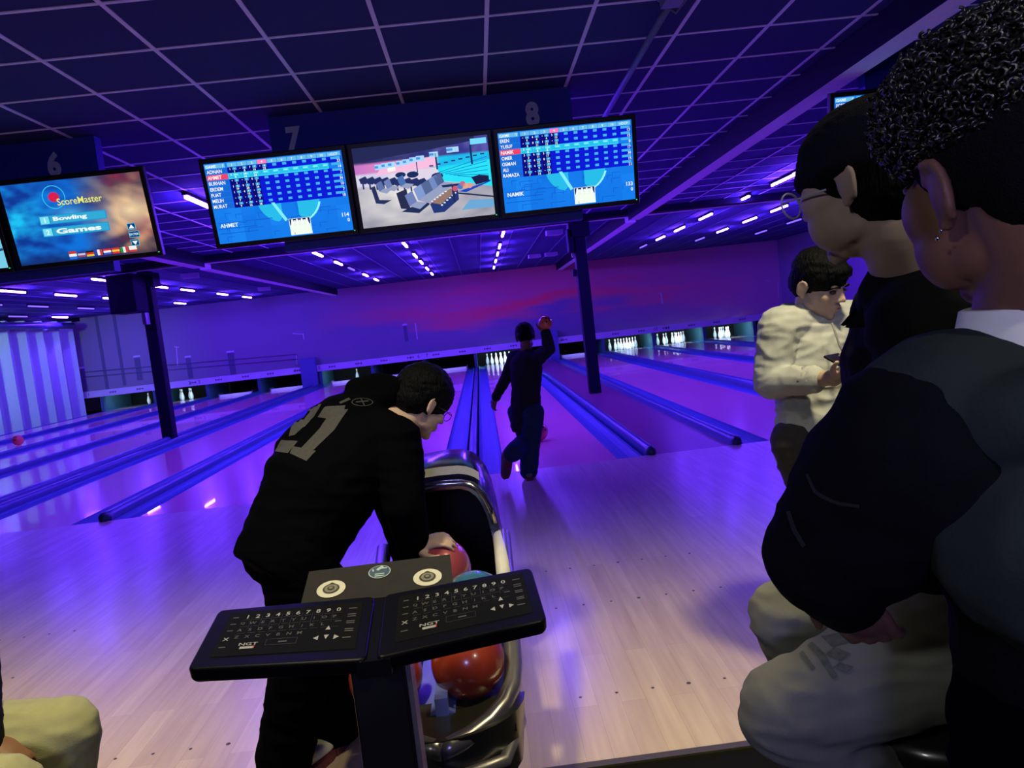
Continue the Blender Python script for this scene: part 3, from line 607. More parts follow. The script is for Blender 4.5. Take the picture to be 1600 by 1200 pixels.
def menu_view(s, fn):
    n, m = 64, 38
    def colour(u, v):
        a = .5+.9*noise.noise(V((u*3.2, v*4.2+u*2, 1.3)))+.5*noise.noise(V((u*9, v*11-u*4, 4)))+.25*noise.noise(V((u*20, v*22, 4))); b_ = .5+.9*noise.noise(V((u*4+5, v*5+u*3, 7)))+.5*noise.noise(V((u*11, v*10-u*8, 9)))
        left = max(0, 1-u/.34); right = max(0, min(1, (u-.48)/.3)); a = max(0, min(1, a)); b_ = max(0, min(1, b_))
        c = V((15, 55+60*a, 150+70*a)); c = c.lerp(V((30, 195, 245)), min(1, left*1.5*a*max(0, 1-abs(v-.45)*2)*1.5))
        w = V((70+60*a, 45+35*b_, 75+10*b_)); w = w.lerp(V((225, 160, 120)), max(0, min(1, (b_-.35)*2.3*max(0, 1-abs(v-.5)*1.4)))); w = w.lerp(V((250, 220, 170)), max(0, 1-math.hypot((u-.88)*3, (v-.45)*3)))
        c = c.lerp(w, right)
        k = max(0, 1-math.hypot((u-.45)*5, (v-.42)*6)); c = c.lerp(V((90, 200, 250)), k*.8)
        if v > .85: c = c.lerp(V((20, 20, 60)), (v-.85)*5*.8)
        return lin([max(0, min(255, x)) for x in c])
    for i in range(n):
        for j in range(m):
            u0, v0, u1, v1 = i/n, j/m, (i+1)/n, (j+1)/m; s.col = [colour(u0, v1), colour(u1, v1), colour(u1, v0), colour(u0, v0)]
            s.add([fn(u0, v1, 0), fn(u1, v1, 0), fn(u1, v0, 0), fn(u0, v0, 0)], [(0, 1, 2, 3)])
    for i in range(24):
        a, b_ = 2*math.pi*i/24, 2*math.pi*(i+1)/24; A = SH/SW
        pg(s, fn, [(.36+.082*A*1.6*math.cos(a), .20+.135*math.sin(a)), (.36+.088*A*1.6*math.cos(a), .20+.145*math.sin(a)), (.36+.088*A*1.6*math.cos(b_), .20+.145*math.sin(b_)), (.36+.082*A*1.6*math.cos(b_), .20+.135*math.sin(b_))], (60, 200, 240), 2)
    pg(s, fn, [(.36+.04*math.cos(a), .20+.06*math.sin(a)) for a in [x*math.pi/8 for x in range(16)]], (215, 30, 80), 2)
    tx(s, fn, 'ScoreMaster', .375, .265, .085, (235, 235, 120), 3, bold=.008, sx=.92)
    for v, st, k in ((.47, 'Bowling', '1'), (.62, 'Games', '2')):
        q(s, fn, .215, v-.055, .70, v+.055, (30, 150, 205), 2); q(s, fn, .222, v-.045, .285, v+.045, (120, 225, 245), 2.5); q(s, fn, .295, v-.045, .692, v+.045, (50, 170, 215), 2.5)
        tx(s, fn, k, .255, v, .06, (240, 255, 255), 3, 'c'); tx(s, fn, st, .315, v, .065, (240, 255, 255), 3, 'l', bold=.035, sx=2.0 if st == 'Bowling' else 2.4)
    for v in (.655, .755, .86):
        q(s, fn, .825, v-.04, .885 if v != .755 else .9, v+.04, (80, 190, 220), 2); q(s, fn, .829, v-.034, .881 if v != .755 else .896, v+.034, (10, 60, 120), 2.5)
    pg(s, fn, [(.835, .68), (.875, .68), (.855, .63)], (240, 250, 255), 3); pg(s, fn, [(.835, .84), (.875, .84), (.855, .89)], (240, 250, 255), 3); tx(s, fn, 'ENTER', .862, .755, .028, (200, 240, 250), 3, 'c')
    fl = [((200, 60, 50), (240, 240, 240), (40, 110, 220)), ((60, 60, 140), (200, 200, 220), (150, 70, 100)), ((40, 30, 30), (210, 50, 40), (230, 190, 60)), ((40, 70, 180), (240, 240, 240), (210, 60, 60)), ((210, 50, 60), (240, 240, 240), (60, 90, 200)), ((210, 60, 50), (240, 200, 70), (210, 60, 50)), ((40, 150, 80), (240, 240, 240), (210, 60, 60)), ((240, 240, 240), (240, 240, 240), (215, 60, 60))]
    for i, c in enumerate(fl):
        u = .36+i*.063; hh = .05 if i == 0 else .036
        for j in range(3): 
            if i in (3, 6): q(s, fn, u+j*.018, .935-hh, u+(j+1)*.018, .935+hh, c[j], 3)
            else: q(s, fn, u, .935-hh+j*2*hh/3, u+.055, .935-hh+(j+1)*2*hh/3, c[j], 3)
monitor(-3.318, 'overhead monitor with a blue and flame coloured bowling menu', menu_view)
def cyan_view(s, fn):
    q(s, fn, 0, 0, 1, 1, (120, 205, 235), 0); pg(s, fn, [(.5, 0), (1, .3), (1, .6), (.6, .5)], (60, 190, 240), .5); pg(s, fn, [(.7, .82), (1, .75), (1, .78), (.7, .85)], (40, 70, 110), 1)
monitor(-4.37, 'overhead monitor at the left edge showing a pale cyan picture', cyan_view)
# ------------------------------------------------------------------ ball return
bx = -.845
t = thing('ball_return', 'ball return with black mouthed chrome hood and tubular rails', 'ball return', (bx, -4.5, 0))
def arch(y, w, h0, h1, k=1.0, n=16):           # arch outline in XZ at y
    pts = []
    for j in range(n+1):
        a = math.pi*j/n; cx, sz = math.cos(a), math.sin(a)
        pts.append(V((bx+w*math.copysign(abs(cx)**.55, cx), y, h0+(h1-h0)*abs(sz)**.55)))
    return pts
def hood():
    m = MB(); outer = []; inner = []
    for y, w, h in ((-3.98, .222, .80), (-3.93, .226, .835), (-3.80, .226, .86), (-3.60, .222, .86), (-3.42, .20, .80), (-3.33, .16, .66), (-3.30, .1, .5)):
        outer.append(arch(y, w, .30, h))
    for y, w, h in ((-3.98, .185, .76), (-3.8, .18, .79), (-3.5, .165, .74)):
        inner.append(arch(y, w, .31, h))
    return outer, inner
outer, inner = hood()
m = MB(); m.loft(outer, caps=False, closed=False); obj('hood', m, mat('hood_chrome', (.12, .12, .16), .2, metal=.9), t, True, w=True)
m = MB(); m.loft([inner[0], outer[0]], caps=False, closed=False); obj('hood_rim', m, mChrome, t, False, w=True)
m = MB(); m.loft(inner, caps=False, closed=False); m.add(inner[-1], [tuple(range(len(inner[-1])))]); obj('hood_lining', m, mat('black_lining', (.006, .006, .008), .7), t, True, w=True)
m = MB(); m.tube([P_ for P_ in arch(-3.985, .205, .33, .785)[2:-2]], .012); obj('rim_tube', m, mChrome, t, True, w=True)
# reflective strip bent over the hood front
m = MB(); pts = [p for p in arch(-3.99, .229, .30, .835, n=24)]
strip = [[p+V((0, -.004, dz)) for p in pts[8:17]] for dz in (-.012, .022)]
m.loft([[p+V((0, 0, 0)) for p in strip[0]], [p for p in strip[1]]], caps=False, closed=False); obj('reflective_strip', m, mat('pale_strip', (.88, .88, .78), .6), t, w=True)
m = MB().span((bx-.20, -3.95, 0), (bx+.20, -3.4, .33)).span((bx-.17, -5.0, 0), (bx+.17, -4.0, .20)); obj('base', m, mat('violet_base', (.03, .025, .06), .5), t, w=True, bevel=.02)
m = MB(); m.span((bx-.018, -4.98, .30), (bx+.018, -3.98, .39)); m.add([(bx-.16, -4.97, .27), (bx, -4.97, .36), (bx+.16, -4.97, .27), (bx-.16, -3.98, .27), (bx, -3.98, .36), (bx+.16, -3.98, .27)], [(0, 1, 4, 3), (1, 2, 5, 4), (0, 3, 5, 2), (0, 2, 1), (3, 4, 5)])
obj('centre_ridge', m, mat('blue_ridge', (.12, .15, .5), .3), t, w=True)
m = MB(); m.span((bx-.2, -3.99, .28), (bx+.2, -5.0, .31)); obj('tray', m, mPlastic, t, w=True)
rw = .215
rail = [P(*q_) for q_ in ((786, 835, 2.85), (792, 900, 2.62), (799, 980, 2.38), (803, 1040, 2.24), (800, 1072, 2.17), (788, 1100, 2.11), (765, 1127, 2.06), (735, 1150, 2.02), (705, 1166, 1.99), (688, 1174, 1.98))]
obj('right_rail', MB().tube(rail, .027, 12), mat('rail_metal', (.30, .29, .31), .28, metal=.8), t, True, w=True)
obj('left_rail', MB().tube([(2*bx-a, b_, c) for a, b_, c in rail], .027, 12), mat('rail_metal', (), 0), t, True, w=True)
obj('rail_sleeve', MB().tube([P(781, 838, 2.84), P(788, 905, 2.58)], .026, 12), mat('white_sleeve', (.6, .6, .66), .45), t, True, w=True)
m = MB(); ring = [V((bx+.235*math.cos(a), -4.90+.21*math.sin(a), .34)) for a in [math.pi+math.pi*x/14 for x in range(15)]]
m.loft([[p for p in ring], [V((bx+(p.x-bx)*.9, -4.90+(p.y+4.90)*.85, .16)) for p in ring]], caps=False, closed=False); m.add(ring, [tuple(range(len(ring)))]); obj('front_bowl', m, mat('olive_black_plastic', (.022, .024, .018), .3, coat=.5), t, True, w=True, sharp=40)
obj('lower_rail', MB().tube([(bx+.20, -4.6, .26), (bx+.21, -4.9, .25), (bx+.16, -5.06, .235), (bx+.02, -5.11, .23), (bx-.1, -5.08, .23)], .02, 10), mGrey, t, True, w=True)
def ball(loc, col, label, rot=(.5, .3, .2), holes=True):
    o = thing('bowling_ball', label, 'bowling ball', loc); o.rotation_euler = rot
    mm = mat('ball_'+label[:14].replace(' ', '_'), col, .25, coat=.6, noise_amt=.2, nscale=14)
    obj('shell', MB().ell((0, 0, 0), .1085, n=48, k=32), mm, o, True)
    for a, b_, r in ((.18, .2, .012), (-.18, .2, .012), (0, -.35, .014)):
        d = V((math.sin(a), math.sin(b_), math.cos(b_)*math.cos(a))).normalized(); R = d.to_track_quat('Z', 'Y').to_matrix()
        h = MB(); h.add([R @ V((r*math.cos(x), r*math.sin(x), .1082)) for x in [k*math.pi/6 for k in range(12)]]+[R @ V((r*math.cos(x), r*math.sin(x), .1092)) for x in [k*math.pi/6 for k in range(12)]], [tuple(range(12, 24))]+[(k, (k+1) % 12, 12+(k+1) % 12, 12+k) for k in range(12)]); obj('finger_hole', h, mat('hole', (.02, .004, .004), .8), o)
    return o
ball(P(731, 1032, 2.22), (.24, .030, .016), 'red orange bowling ball at the right front of the rack', (2.7, .3, .4))
ball(P(603, 1056, 2.24), (.33, .035, .02), 'darker red bowling ball half hidden behind the console post', (2.9, 0, 0))
bp1 = P(687, 890, 2.60); ball(bp1, (.28, .05, .08), 'pink bowling ball gripped by the bending man', (2.2, .4, 0))
ball(P(742, 945, 2.43), (.03, .12, .25), 'blue green bowling ball behind the keypad console', (2.6, .4, 0))
ball((-.127+.05, 1.6, .107), (.8, .1, .16), 'pinkish red ball beside the bowler\'s knee', (1, 1, 0))
d_ = P(28, 688, 1)-CAM; s_ = (.107-CAM.z)/d_.z; pb = CAM+d_*s_; ball((LX[2] if False else pb.x, pb.y, .107), (.85, .15, .07), 'small orange ball rolling down a lane at the far left', (1, 0, 0))

# ------------------------------------------------------------------ keypad console
KF = .765                                   # height of the front edge
def atz(px, py, z): d = P(px, py, 1)-CAM; return CAM+d*((z-CAM.z)/d.z)
fl_, fm_, fr_ = atz(291, 1046, KF), atz(578, 1030, KF), atz(855, 968, KF)
bl_, bm_, br_ = atz(341, 953, KF+.035), atz(592, 930, KF+.035), atz(830, 886, KF+.035)
pc = (fm_+bm_)/2
t = thing('keypad_console', 'black twin keypad console on a post in front of the ball return', 'console', (pc.x, pc.y+.02, 0))
mKeyCase = mat('gloss_black_case', (.003, .003, .004), .35, coat=.05, spec=.12); mFilm = mat('keypad_film', (.005, .0055, .007), .7, spec=.03); mKeyInk = mat('key_ink', (.26, .27, .30), .6); mKeyDim = mat('key_ink_dim', (.055, .056, .062), .6); mKeyLine = mat('key_line', (.018, .018, .022), .5)
def keypad(fl, fr, bl, br, name):
    U = (fr-fl); Wd = U.length; U.normalize(); Q = ((bl+br)/2-(fl+fr)/2); N = U.cross(Q).normalized(); Q = N.cross(U).normalized()*1; Hh = ((bl+br)/2-(fl+fr)/2).length
    o0 = fl; sk = ((bl-fl).dot(U)/Wd + (1-0))*0
    def fn(u, v, z): # u,v in 0..1, v up to the back
        a = fl.lerp(fr, u); b_ = bl.lerp(br, u); return a.lerp(b_, v)+N*z
    # rounded corner outline
    rr = .035
    out = []
    for cu, cv, a0 in ((1-rr, rr*2.2, -90), (1-rr, 1-rr*2.2, 0), (rr, 1-rr*2.2, 90), (rr, rr*2.2, 180)):
        for k in range(5):
            a = math.radians(a0+k*22.5); out.append((cu+rr*math.cos(a), cv+rr*2.2*math.sin(a)))
    m = MB(); sh = lambda z, s_: [fn(.5+(u-.5)*s_, .5+(v-.5)*s_, z) for u, v in out]
    m.loft([sh(-.034, .97), sh(-.026, 1), sh(-.006, 1), sh(0, .985)]); case = obj(name, m, mKeyCase, t, False, w=True, bevel=.003)
    f = MB(); f.add([fn(.10, .16, .0008), fn(.93, .16, .0008), fn(.93, .9, .0008), fn(.10, .9, .0008)], [(0, 1, 2, 3)]); obj('keypad_film', f, mFilm, case, w=False); C.objects[-1].data.transform(Matrix.Translation(-t.location))
    ink = MB(); dim = MB(); line = MB()
    def F(x, y, z): return fn(x, y, .0016)
    X = lambda i: .205+i*.0625
    def T(mb, s_, u, v, h, sx=1): vs, fs, w_, hh = text_geo(s_, .015); k = h/hh; asp = Hh/Wd; mb.add([F(u+(q_.x-w_/2)*k*asp*sx, v-h/2+q_.y*k, 0) for q_ in vs], fs)
    for i, ch in enumerate('1234567890'): T(ink, ch, X(i)+.02, .80, .062)
    for r_, (row, off, vv) in enumerate((('QWERTYUIOP', .005, .685), ('ASDFGHJKL', .005, .57), ('ZXCVBNM', .005, .455))):
        for i, ch in enumerate(row): T(dim, ch, X(i)+off+.0*r_, vv, .045)
    def B(mb, u, v, w_, h_): mb.add([F(u-w_/2, v-h_/2, 0), F(u+w_/2, v-h_/2, 0), F(u+w_/2, v+h_/2, 0), F(u-w_/2, v+h_/2, 0)], [(0, 1, 2, 3)])
    for v in (.80, .685, .57): B(dim, .15, v, .035, .014)
    B(dim, .15, .3, .04, .014); T(ink, 'X', .15, .43, .05)
    for v in (.80, .70, .665, .585, .555, .46, .43): B(dim, .875, v, .05, .014)
    B(dim, .87, .33, .05, .016); B(dim, .80, .60, .04, .012); B(dim, .50, .335, .05, .02)
    for u0, u1, v0, v1 in ((.40, .58, .29, .38),):
        for a, b_, c_, d2 in ((u0, v0, u1, v0+.006), (u0, v1, u1, v1+.006), (u0, v0, u0+.003, v1), (u1, v0, u1+.003, v1)): line.add([F(a, b_, 0), F(c_, b_, 0), F(c_, d2, 0), F(a, d2, 0)], [(0, 1, 2, 3)])
    for i in range(10):
        for v in (.745, .63, .515): B(line, X(i)+.02, v, .045, .005)
        if i < 9: B(line, X(i)+.05, .69, .002, .2)
    for pts in (((.735, .47), (.765, .47), (.75, .535)), ((.735, .39), (.765, .39), (.75, .325)), ((.705, .385), (.705, .315), (.675, .35)), ((.795, .385), (.795, .315), (.825, .35))): ink.add([F(a, b_, 0) for a, b_ in pts], [(0, 1, 2)])
    T(ink, 'NGT', .30, .33, .045, 1.3); B(ink, .30, .275, .085, .036)
    for mb, nm, mm in ((ink, 'key_print', mKeyInk), (dim, 'small_key_print', mKeyDim), (line, 'key_outline', mKeyLine)):
        o = obj(nm, mb, mm, case); o.data.transform(Matrix.Translation(-t.location))
    rd = MB(); rd.add([fn(.335, .257, .0022), fn(.343, .257, .0022), fn(.343, .293, .0022), fn(.335, .293, .0022)], [(0, 1, 2, 3)]); o = obj('red_mark', rd, mat('logo_red', (.5, .05, .04), .6), case); o.data.transform(Matrix.Translation(-t.location))
    return fn
keypad(fl_, fm_-V((.008, 0, 0)), bl_, bm_-V((.008, 0, 0)), 'keypad_case'); keypad(fm_+V((.012, 0, 0)), fr_, bm_+V((.012, 0, 0)), br_, 'keypad_case')
for ch in [c for c in C.objects if c.name.startswith('keypad_case')]: pass
jb = MB().add([fm_+V((-.03, .0, -.04)), fm_+V((.04, 0, -.04)), bm_+V((.04, 0, -.04)), bm_+V((-.03, 0, -.04)), fm_+V((-.03, 0.004, -.006)), fm_+V((.04, .004, -.006)), bm_+V((.04, 0, -.006)), bm_+V((-.03, 0, -.006))], [(0, 3, 2, 1), (4, 5, 6, 7), (0, 1, 5, 4), (1, 2, 6, 5), (2, 3, 7, 6), (3, 0, 4, 7)]); obj('joint_block', jb, mKeyCase, t, w=True)
pw = .058
m = MB().span((pc.x-pw, pc.y-.045, 0), (pc.x+pw, pc.y+.045, KF-.03)); obj('post', m, mat('black_post', (.006, .006, .007), .45), t, w=True, bevel=.006)
m = MB().span((pc.x+pw+.001, pc.y-.035, .0), (pc.x+pw+.012, pc.y+.03, KF-.03)); obj('metal_edge', m, mat('edge_aluminium', (.35, .32, .33), .4, metal=.7), t, w=True)
m = MB().span((pc.x-.2, pc.y-.16, 0), (pc.x+.2, pc.y+.16, .012)); obj('foot_plate', m, mPlastic, t, w=True)
# sticker plate behind the keypads
tl, tr, brr, bll = atz(483, 893, .80), atz(703, 866, .80), atz(711, 945, .74), atz(462, 975, .74)
n_ = (tr-tl).cross(bll-tl).normalized(); n_ = n_ if n_.y < 0 or n_.z > 0 else -n_
if n_.z < 0: n_ = -n_
m = MB(); m.add([tl, tr, brr, bll, tl-n_*.008, tr-n_*.008, brr-n_*.008, bll-n_*.008], [(3, 2, 1, 0), (4, 5, 6, 7), (0, 1, 5, 4), (1, 2, 6, 5), (2, 3, 7, 6), (3, 0, 4, 7)])
plate = obj('sticker_plate', m, mat('dark_grey_plate', (.026, .026, .031), .85, bump=.1, spec=.05), t, w=True)
def pf(u, v, z): return tl.lerp(tr, u).lerp(bll.lerp(brr, u), v)+n_*(.001+z*.0008)-t.location
Wp = (tr-tl).length; Hp = (bll-tl).length
def disc(mb, u, v, r, z, sq=1): mb.add([pf(u+r/Wp*math.cos(a), v+r*sq/Hp*math.sin(a), z) for a in [k*2*math.pi/28 for k in range(28)]], [tuple(range(27, -1, -1))])
mCream = mat('sticker_cream', (.50, .50, .46), .6); mRing = mat('sticker_dark_ring', (.03, .03, .03), .6); mTan = mat('sticker_grey', (.16, .16, .14), .6)
for u, v in ((.185, .43), (.835, .43)):
    a = MB(); disc(a, u, v, .037, 1); st = obj('round_sticker', a, mCream, plate)
    b_ = MB(); b_.cur = 0; disc(b_, u, v, .0215, 2.2); b_.add([pf(u-.009/Wp, v-.020/Hp, 2.2), pf(u+.009/Wp, v-.020/Hp, 2.2), pf(u, v-.027/Hp, 2.2)], [(0, 2, 1)]); b_.cur = 1; disc(b_, u, v, .0165, 3.2); b_.cur = 0; disc(b_, u, v, .0095, 4.4); b_.cur = 1; disc(b_, u, v, .005, 5.5)
    obj('round_sticker_emblem', b_, [mRing, mTan], plate)
a = MB(); a.cur = 0; disc(a, .505, .20, .0295, 1); a.cur = 1; disc(a, .505, .20, .027, 2); a.cur = 0
for pts in (((.480, .155), (.520, .085), (.535, .125), (.495, .19)), ((.525, .13), (.56, .14), (.555, .16), (.52, .155)), ((.452, .15), (.462, .14), (.468, .19), (.458, .2))): a.add([pf(*p_, 3.2) for p_ in pts], [(0, 3, 2, 1)])
for v in (.245, .285): a.add([pf(.475, v, 3.2), pf(.54, v, 3.2), pf(.54, v+.02, 3.2), pf(.475, v+.02, 3.2)], [(0, 3, 2, 1)])
obj('camera_sticker', a, [mat('sticker_light', (.35, .45, .5), .6), mat('sticker_blue', (.03, .07, .14), .6)], plate)

# ------------------------------------------------------------------ people
def basis(f, u):
    f = V(f).normalized(); u = V(u); r = f.cross(u).normalized(); u = r.cross(f).normalized(); return r, f, u
class Head:
    def __init__(s, c, f, u, k=1.0): s.c = V(c); s.r, s.f, s.u = basis(f, u); s.k = k; s.R = Matrix((s.r, s.f, s.u)).transposed()
    def p(s, x, y, z): return s.c+(s.r*x+s.f*y+s.u*z)*s.k
def head_prims(m, h, neck=None, nr=.056, ear_out=1.0):
    full = getattr(h, 'full', 0)
    k = h.k; E = lambda x, y, z, a, b_, c, R=None: m.ell(h.p(x, y, z), (a*k, b_*k, c*k), h.R if R is None else h.R @ R, n=24, k=16)
    E(0, -.014, .035, .074, .094, .083); E(0, .028, -.025, .060, .060, .082); E(0, .034, -.073, .047, .046, .036); E(0, .070, -.095, .019, .018, .017)
    E(0, .0, -.055, .055, .052, .05)
    for sg in (-1, 1):
        if full: E(sg*.038, .044, -.050, .032, .042, .045); E(sg*.045, .050, -.012, .026, .036, .04)
        E(sg*.040, .058, -.022, .022, .024, .024); E(sg*.030, .080, .024, .020, .011, .008); E(sg*.047, .015, -.066, .016, .03, .022)
        m.chain([(h.p(sg*.011, .096, -.026), .0085*k), (h.p(0, .1, -.022), .009*k)], 10)
        # ear: shell, rim and lobe
        Re = Matrix.Rotation(sg*.38*ear_out, 3, 'Z')
        E(sg*.083, -.012, -.005, .009, .018, .031, Re)
        rim = []
        for j in range(11):
            a = math.radians(-110+j*29); rim.append((h.p(sg*(.083+.008*math.cos(math.radians(a*0+j*25))*0+.005*ear_out), -.018-.018*math.cos(a)*1.0*(1), -.004+.030*math.sin(a)), (.0052 if j not in (0,) else .004)*k))
        rim = [(h.p(sg*(.082+(.009 if 1 < j < 9 else .003)*ear_out), -.012-.0175*math.cos(math.radians(a)), -.004+.0305*math.sin(math.radians(a))), .005*k) for j, a in enumerate(range(150, -76, -23))]
        m.chain(rim, 8); m.chain([(h.p(sg*.081, -.006, -.034), .0075*k), (h.p(sg*.08, -.010, -.028), .008*k)], 8)
    m.chain([(h.p(0, .086, .020), .0075*k), (h.p(0, .098, -.005), .008*k), (h.p(0, .108, -.020), .0105*k)], 12)
    E(0, .090, -.052, .023, .009, .0065); E(0, .088, -.064, .019, .009, .0075)
    if neck is not None: m.chain([(h.p(0, -.022, -.03), nr*k), (h.p(0, -.030, -.08), nr*.98*k), (V(neck), nr*1.05)], 20)
def hand_prims(m, w, d, n, curl, side, k=1.0, spread=0.0, thumb=None):
    d = V(d).normalized(); n = V(n).normalized(); a = d.cross(n).normalized()*side; n = (a*side).cross(d).normalized()*1; w = V(w)
    R = Matrix((a, d, n)).transposed()
    m.ell(w+d*.045*k, (.040*k, .052*k, .0155*k), R, n=14, k=10); m.chain([(w-d*.01*k, .026*k), (w+d*.03*k, .023*k)], 10)
    Ls = (.068, .078, .072, .056)
    for i in range(4):
        base = w+d*.082*k+a*(1.5-i)*.0205*k; c = curl if not hasattr(curl, '__len__') else curl[i]; dd = (d+a*(1.5-i)*spread).normalized(); pts = [(base-dd*.02*k, .0105*k)]; p_ = base; ang = 0
        for j, (fr, r) in enumerate(((.45, .0098), (.3, .0088), (.25, .0078))):
            pts.append((p_, r*k)); ang += c*(.8 if j == 0 else 1.1); v_ = dd*math.cos(ang)-n*math.sin(ang); p_ = p_+v_*Ls[i]*fr*k
        pts.append((p_, .0068*k)); m.chain(pts, 8)
    th = w+d*.022*k+a*.03*k; tv = (d*.62+a*.7-n*.35).normalized() if thumb is None else V(thumb).normalized()
    m.chain([(th, .0135*k), (th+tv*.035*k, .0115*k), (th+tv*.035*k+(tv*.8+d*.5).normalized()*.03*k, .0095*k), (th+tv*.035*k+(tv*.6+d*.7).normalized()*.05*k, .0082*k)], 8)
def ring(c, A, B, n=20, e=1.0): return [c+A*math.copysign(abs(math.cos(a))**e, math.cos(a))+B*math.copysign(abs(math.sin(a))**e, math.sin(a)) for a in [2*math.pi*j/n for j in range(n)]]
def torso(m, S, wp, dp, ww, dw, wc, dc, ext=0):  # S skeleton; half widths and depths at pelvis, waist, chest
    lh = (S['hipR']-S['hipL']).normalized(); ls = (S['shR']-S['shL']).normalized(); pel = (S['hipR']+S['hipL'])/2; ch = (S['shR']+S['shL'])/2; sp = (ch-pel).normalized()
    dh = lh.cross(sp).normalized(); ds = ls.cross(sp).normalized(); W = S.get('waist', pel.lerp(ch, .42)); lm = (lh+ls).normalized(); dm = lm.cross(sp).normalized()
    L = [ring(pel-sp*(.08+ext), lh*wp*.9, dh*dp*.9), ring(pel-sp*(.03+ext), lh*wp, dh*dp), ring(pel.lerp(W, .6), lh*(wp+ww)/2, dh*(dp+dw)/2), ring(W, lm*ww, dm*dw), ring(W.lerp(ch, .55), ls*wc*.97, ds*dc), ring(ch-sp*.05, ls*wc, ds*dc*.97), ring(ch+sp*.01, ls*wc*.86, ds*dc*.75), ring(ch+sp*.045, ls*wc*.5, ds*dc*.5)]
    m.loft(L)
def body(person, S, H, skin, vox, hands, neck=None, nr=.056, k=1.0):
    m = MB(); nb = V(neck) if neck is not None else (S['shR']+S['shL'])/2+V((0, 0, .03))
    head_prims(m, H, nb, nr); torso(m, S, .13*k, .09*k, .11*k, .085*k, .15*k, .09*k)
    m.chain([(nb, nr*1.05), ((S['shR']+S['shL'])/2, .07*k)])
    for s_ in 'LR':
        m.chain([((S['shR']+S['shL'])/2, .055*k), (S['sh'+s_], .048*k), (S['el'+s_], .036*k), (S['wr'+s_], .026*k)])
        m.chain([(S['hip'+s_], .08*k), (S['kn'+s_], .05*k), (S['an'+s_], .036*k)])
    for hd in hands: hand_prims(m, *hd)
    return organic('body', m, skin, person, vox, 2)
def trousers(person, S, mt, r=(.105, .082, .07), vox=.009, wr=(.006, 9), k=1.0, flare=0):
    m = MB(); pel = (S['hipR']+S['hipL'])/2; lh = (S['hipR']-S['hipL']).normalized(); sp = ((S['shR']+S['shL'])/2-pel).normalized(); dh = lh.cross(sp).normalized()
    m.loft([ring(pel-sp*.1, lh*.15*k, dh*.11*k), ring(pel-sp*.02, lh*.165*k, dh*.125*k), ring(pel+sp*.08, lh*.15*k, dh*.115*k)])
    for s_ in 'LR': kn = S['kn'+s_]; an = S['an'+s_]; m.chain([(S['hip'+s_], r[0]*k), (S['hip'+s_].lerp(kn, .5), (r[0]*.55+r[1]*.45)*k), (kn, r[1]*k), (kn.lerp(an, .5), r[1]*.95*k), (an, r[2]*k)], 16)
    return organic('trousers', m, mt, person, vox, 3, wr)
def shoe(person, heel, d, up_col, sole_col, k=1.0, extra=None, tilt=0):
    d = V(d).normalized(); u = V((0, 0, 1)) if abs(d.z) < .5 else V((0, 0, 1)); a = d.cross(u).normalized(); u = a.cross(d).normalized(); h = V(heel); m = MB()
    L = [(-.03, .03, .05), (0, .036, .085), (.05, .038, .095), (.10, .04, .075), (.16, .045, .055), (.21, .043, .045), (.25, .028, .032)]
    m.loft([ring(h+d*y*k+u*(z/2+.02)*k, a*w_*k, u*z/2*k) for y, w_, z in L]); sh = organic('shoe', m, up_col, person, .005, 3)
    so = MB(); so.loft([[h+d*y*k+a*w_*1.05*k*s_+u*z*k for s_, z in ((-1, .0), (1, 0), (1, .026), (-1, .026))] for y, w_, _ in L]); o = obj('sole', so, sole_col, sh); o.data.transform(Matrix.Translation(-person.location))
    if extra:
        e = MB(); e.loft([[h+d*y*k+a*.0405*k+u*z*k for z in (.04, .085)] for y in (-.01, .06)], caps=False, closed=False); e.loft([[h+d*y*k-a*.0405*k+u*z*k for z in (.04, .085)] for y in (-.01, .06)], caps=False, closed=False); o = obj('shoe_panel', e, extra, sh); o.data.transform(Matrix.Translation(-person.location))
    return sh
def hair_cap(person, H, mt, grow=.012, vox=.006, fringe=.03, name='hair', low=-.02, rough_amp=.004, back=-.06):
    m = MB(); k = H.k; E = lambda x, y, z, a, b_, c: m.ell(H.p(x, y, z), (a*k, b_*k, c*k), H.R, n=20, k=14)
    g_ = grow; E(0, -.016, .05, .074+g_, .094+g_, .078+g_); E(0, -.055, .0, .068+g_*.6, .058+g_*.6, .07)
    E(0, .055, .075+fringe*0, .055, .045, .03); 
    for sg in (-1, 1): E(sg*.062, .02, .045, .02, .04, .03)
    o = organic(name, m, mt, person, vox, 3, (rough_amp, 28)); return o

# --- the man bending over the rack
pl = P(452, 862, 2.48)
p1 = thing('person', 'person in black hoodie numbered 21 bending over the ball return', 'person', (-1.33, -4.5, 0))
F0 = V((.80, .60, 0)); Rt = V((.6, -.8, 0))
S = dict(hipR=pl+Rt*.085, hipL=pl-Rt*.085); chs = P(572, 678, 2.72)
S['shR'] = chs+Rt*.17+V((.02, 0, -.02)); S['shL'] = chs-Rt*.17+V((0, 0, .02)); S['waist'] = P(492, 770, 2.56)
S['elR'] = P(632, 790, 2.50); S['wrR'] = P(646, 858, 2.57); S['elL'] = S['shL']+V((.14, -.06, -.22)); S['wrL'] = P(640, 880, 2.75)
S['anR'] = V((-1.40, -4.66, .10)); S['knR'] = P(478, 1010, 2.40); S['anL'] = V((-1.27, -4.44, .09)); S['knL'] = V((-1.24, -4.36, .45))
H = Head(P(660, 632, 2.80), (.62, .50, -.56), (.45, .25, .84), 1.0)
nk = P(598, 655, 2.74)
body(p1, S, H, mSkin, .006, [(S['wrR']+V((0.0, .0, .005)), (.93, -.08, .22), (-.15, -.3, .93), .42, 1, 1.0, .05), (S['wrL'], (.6, -.3, -.4), (0, .5, .8), .5, -1)], nk)
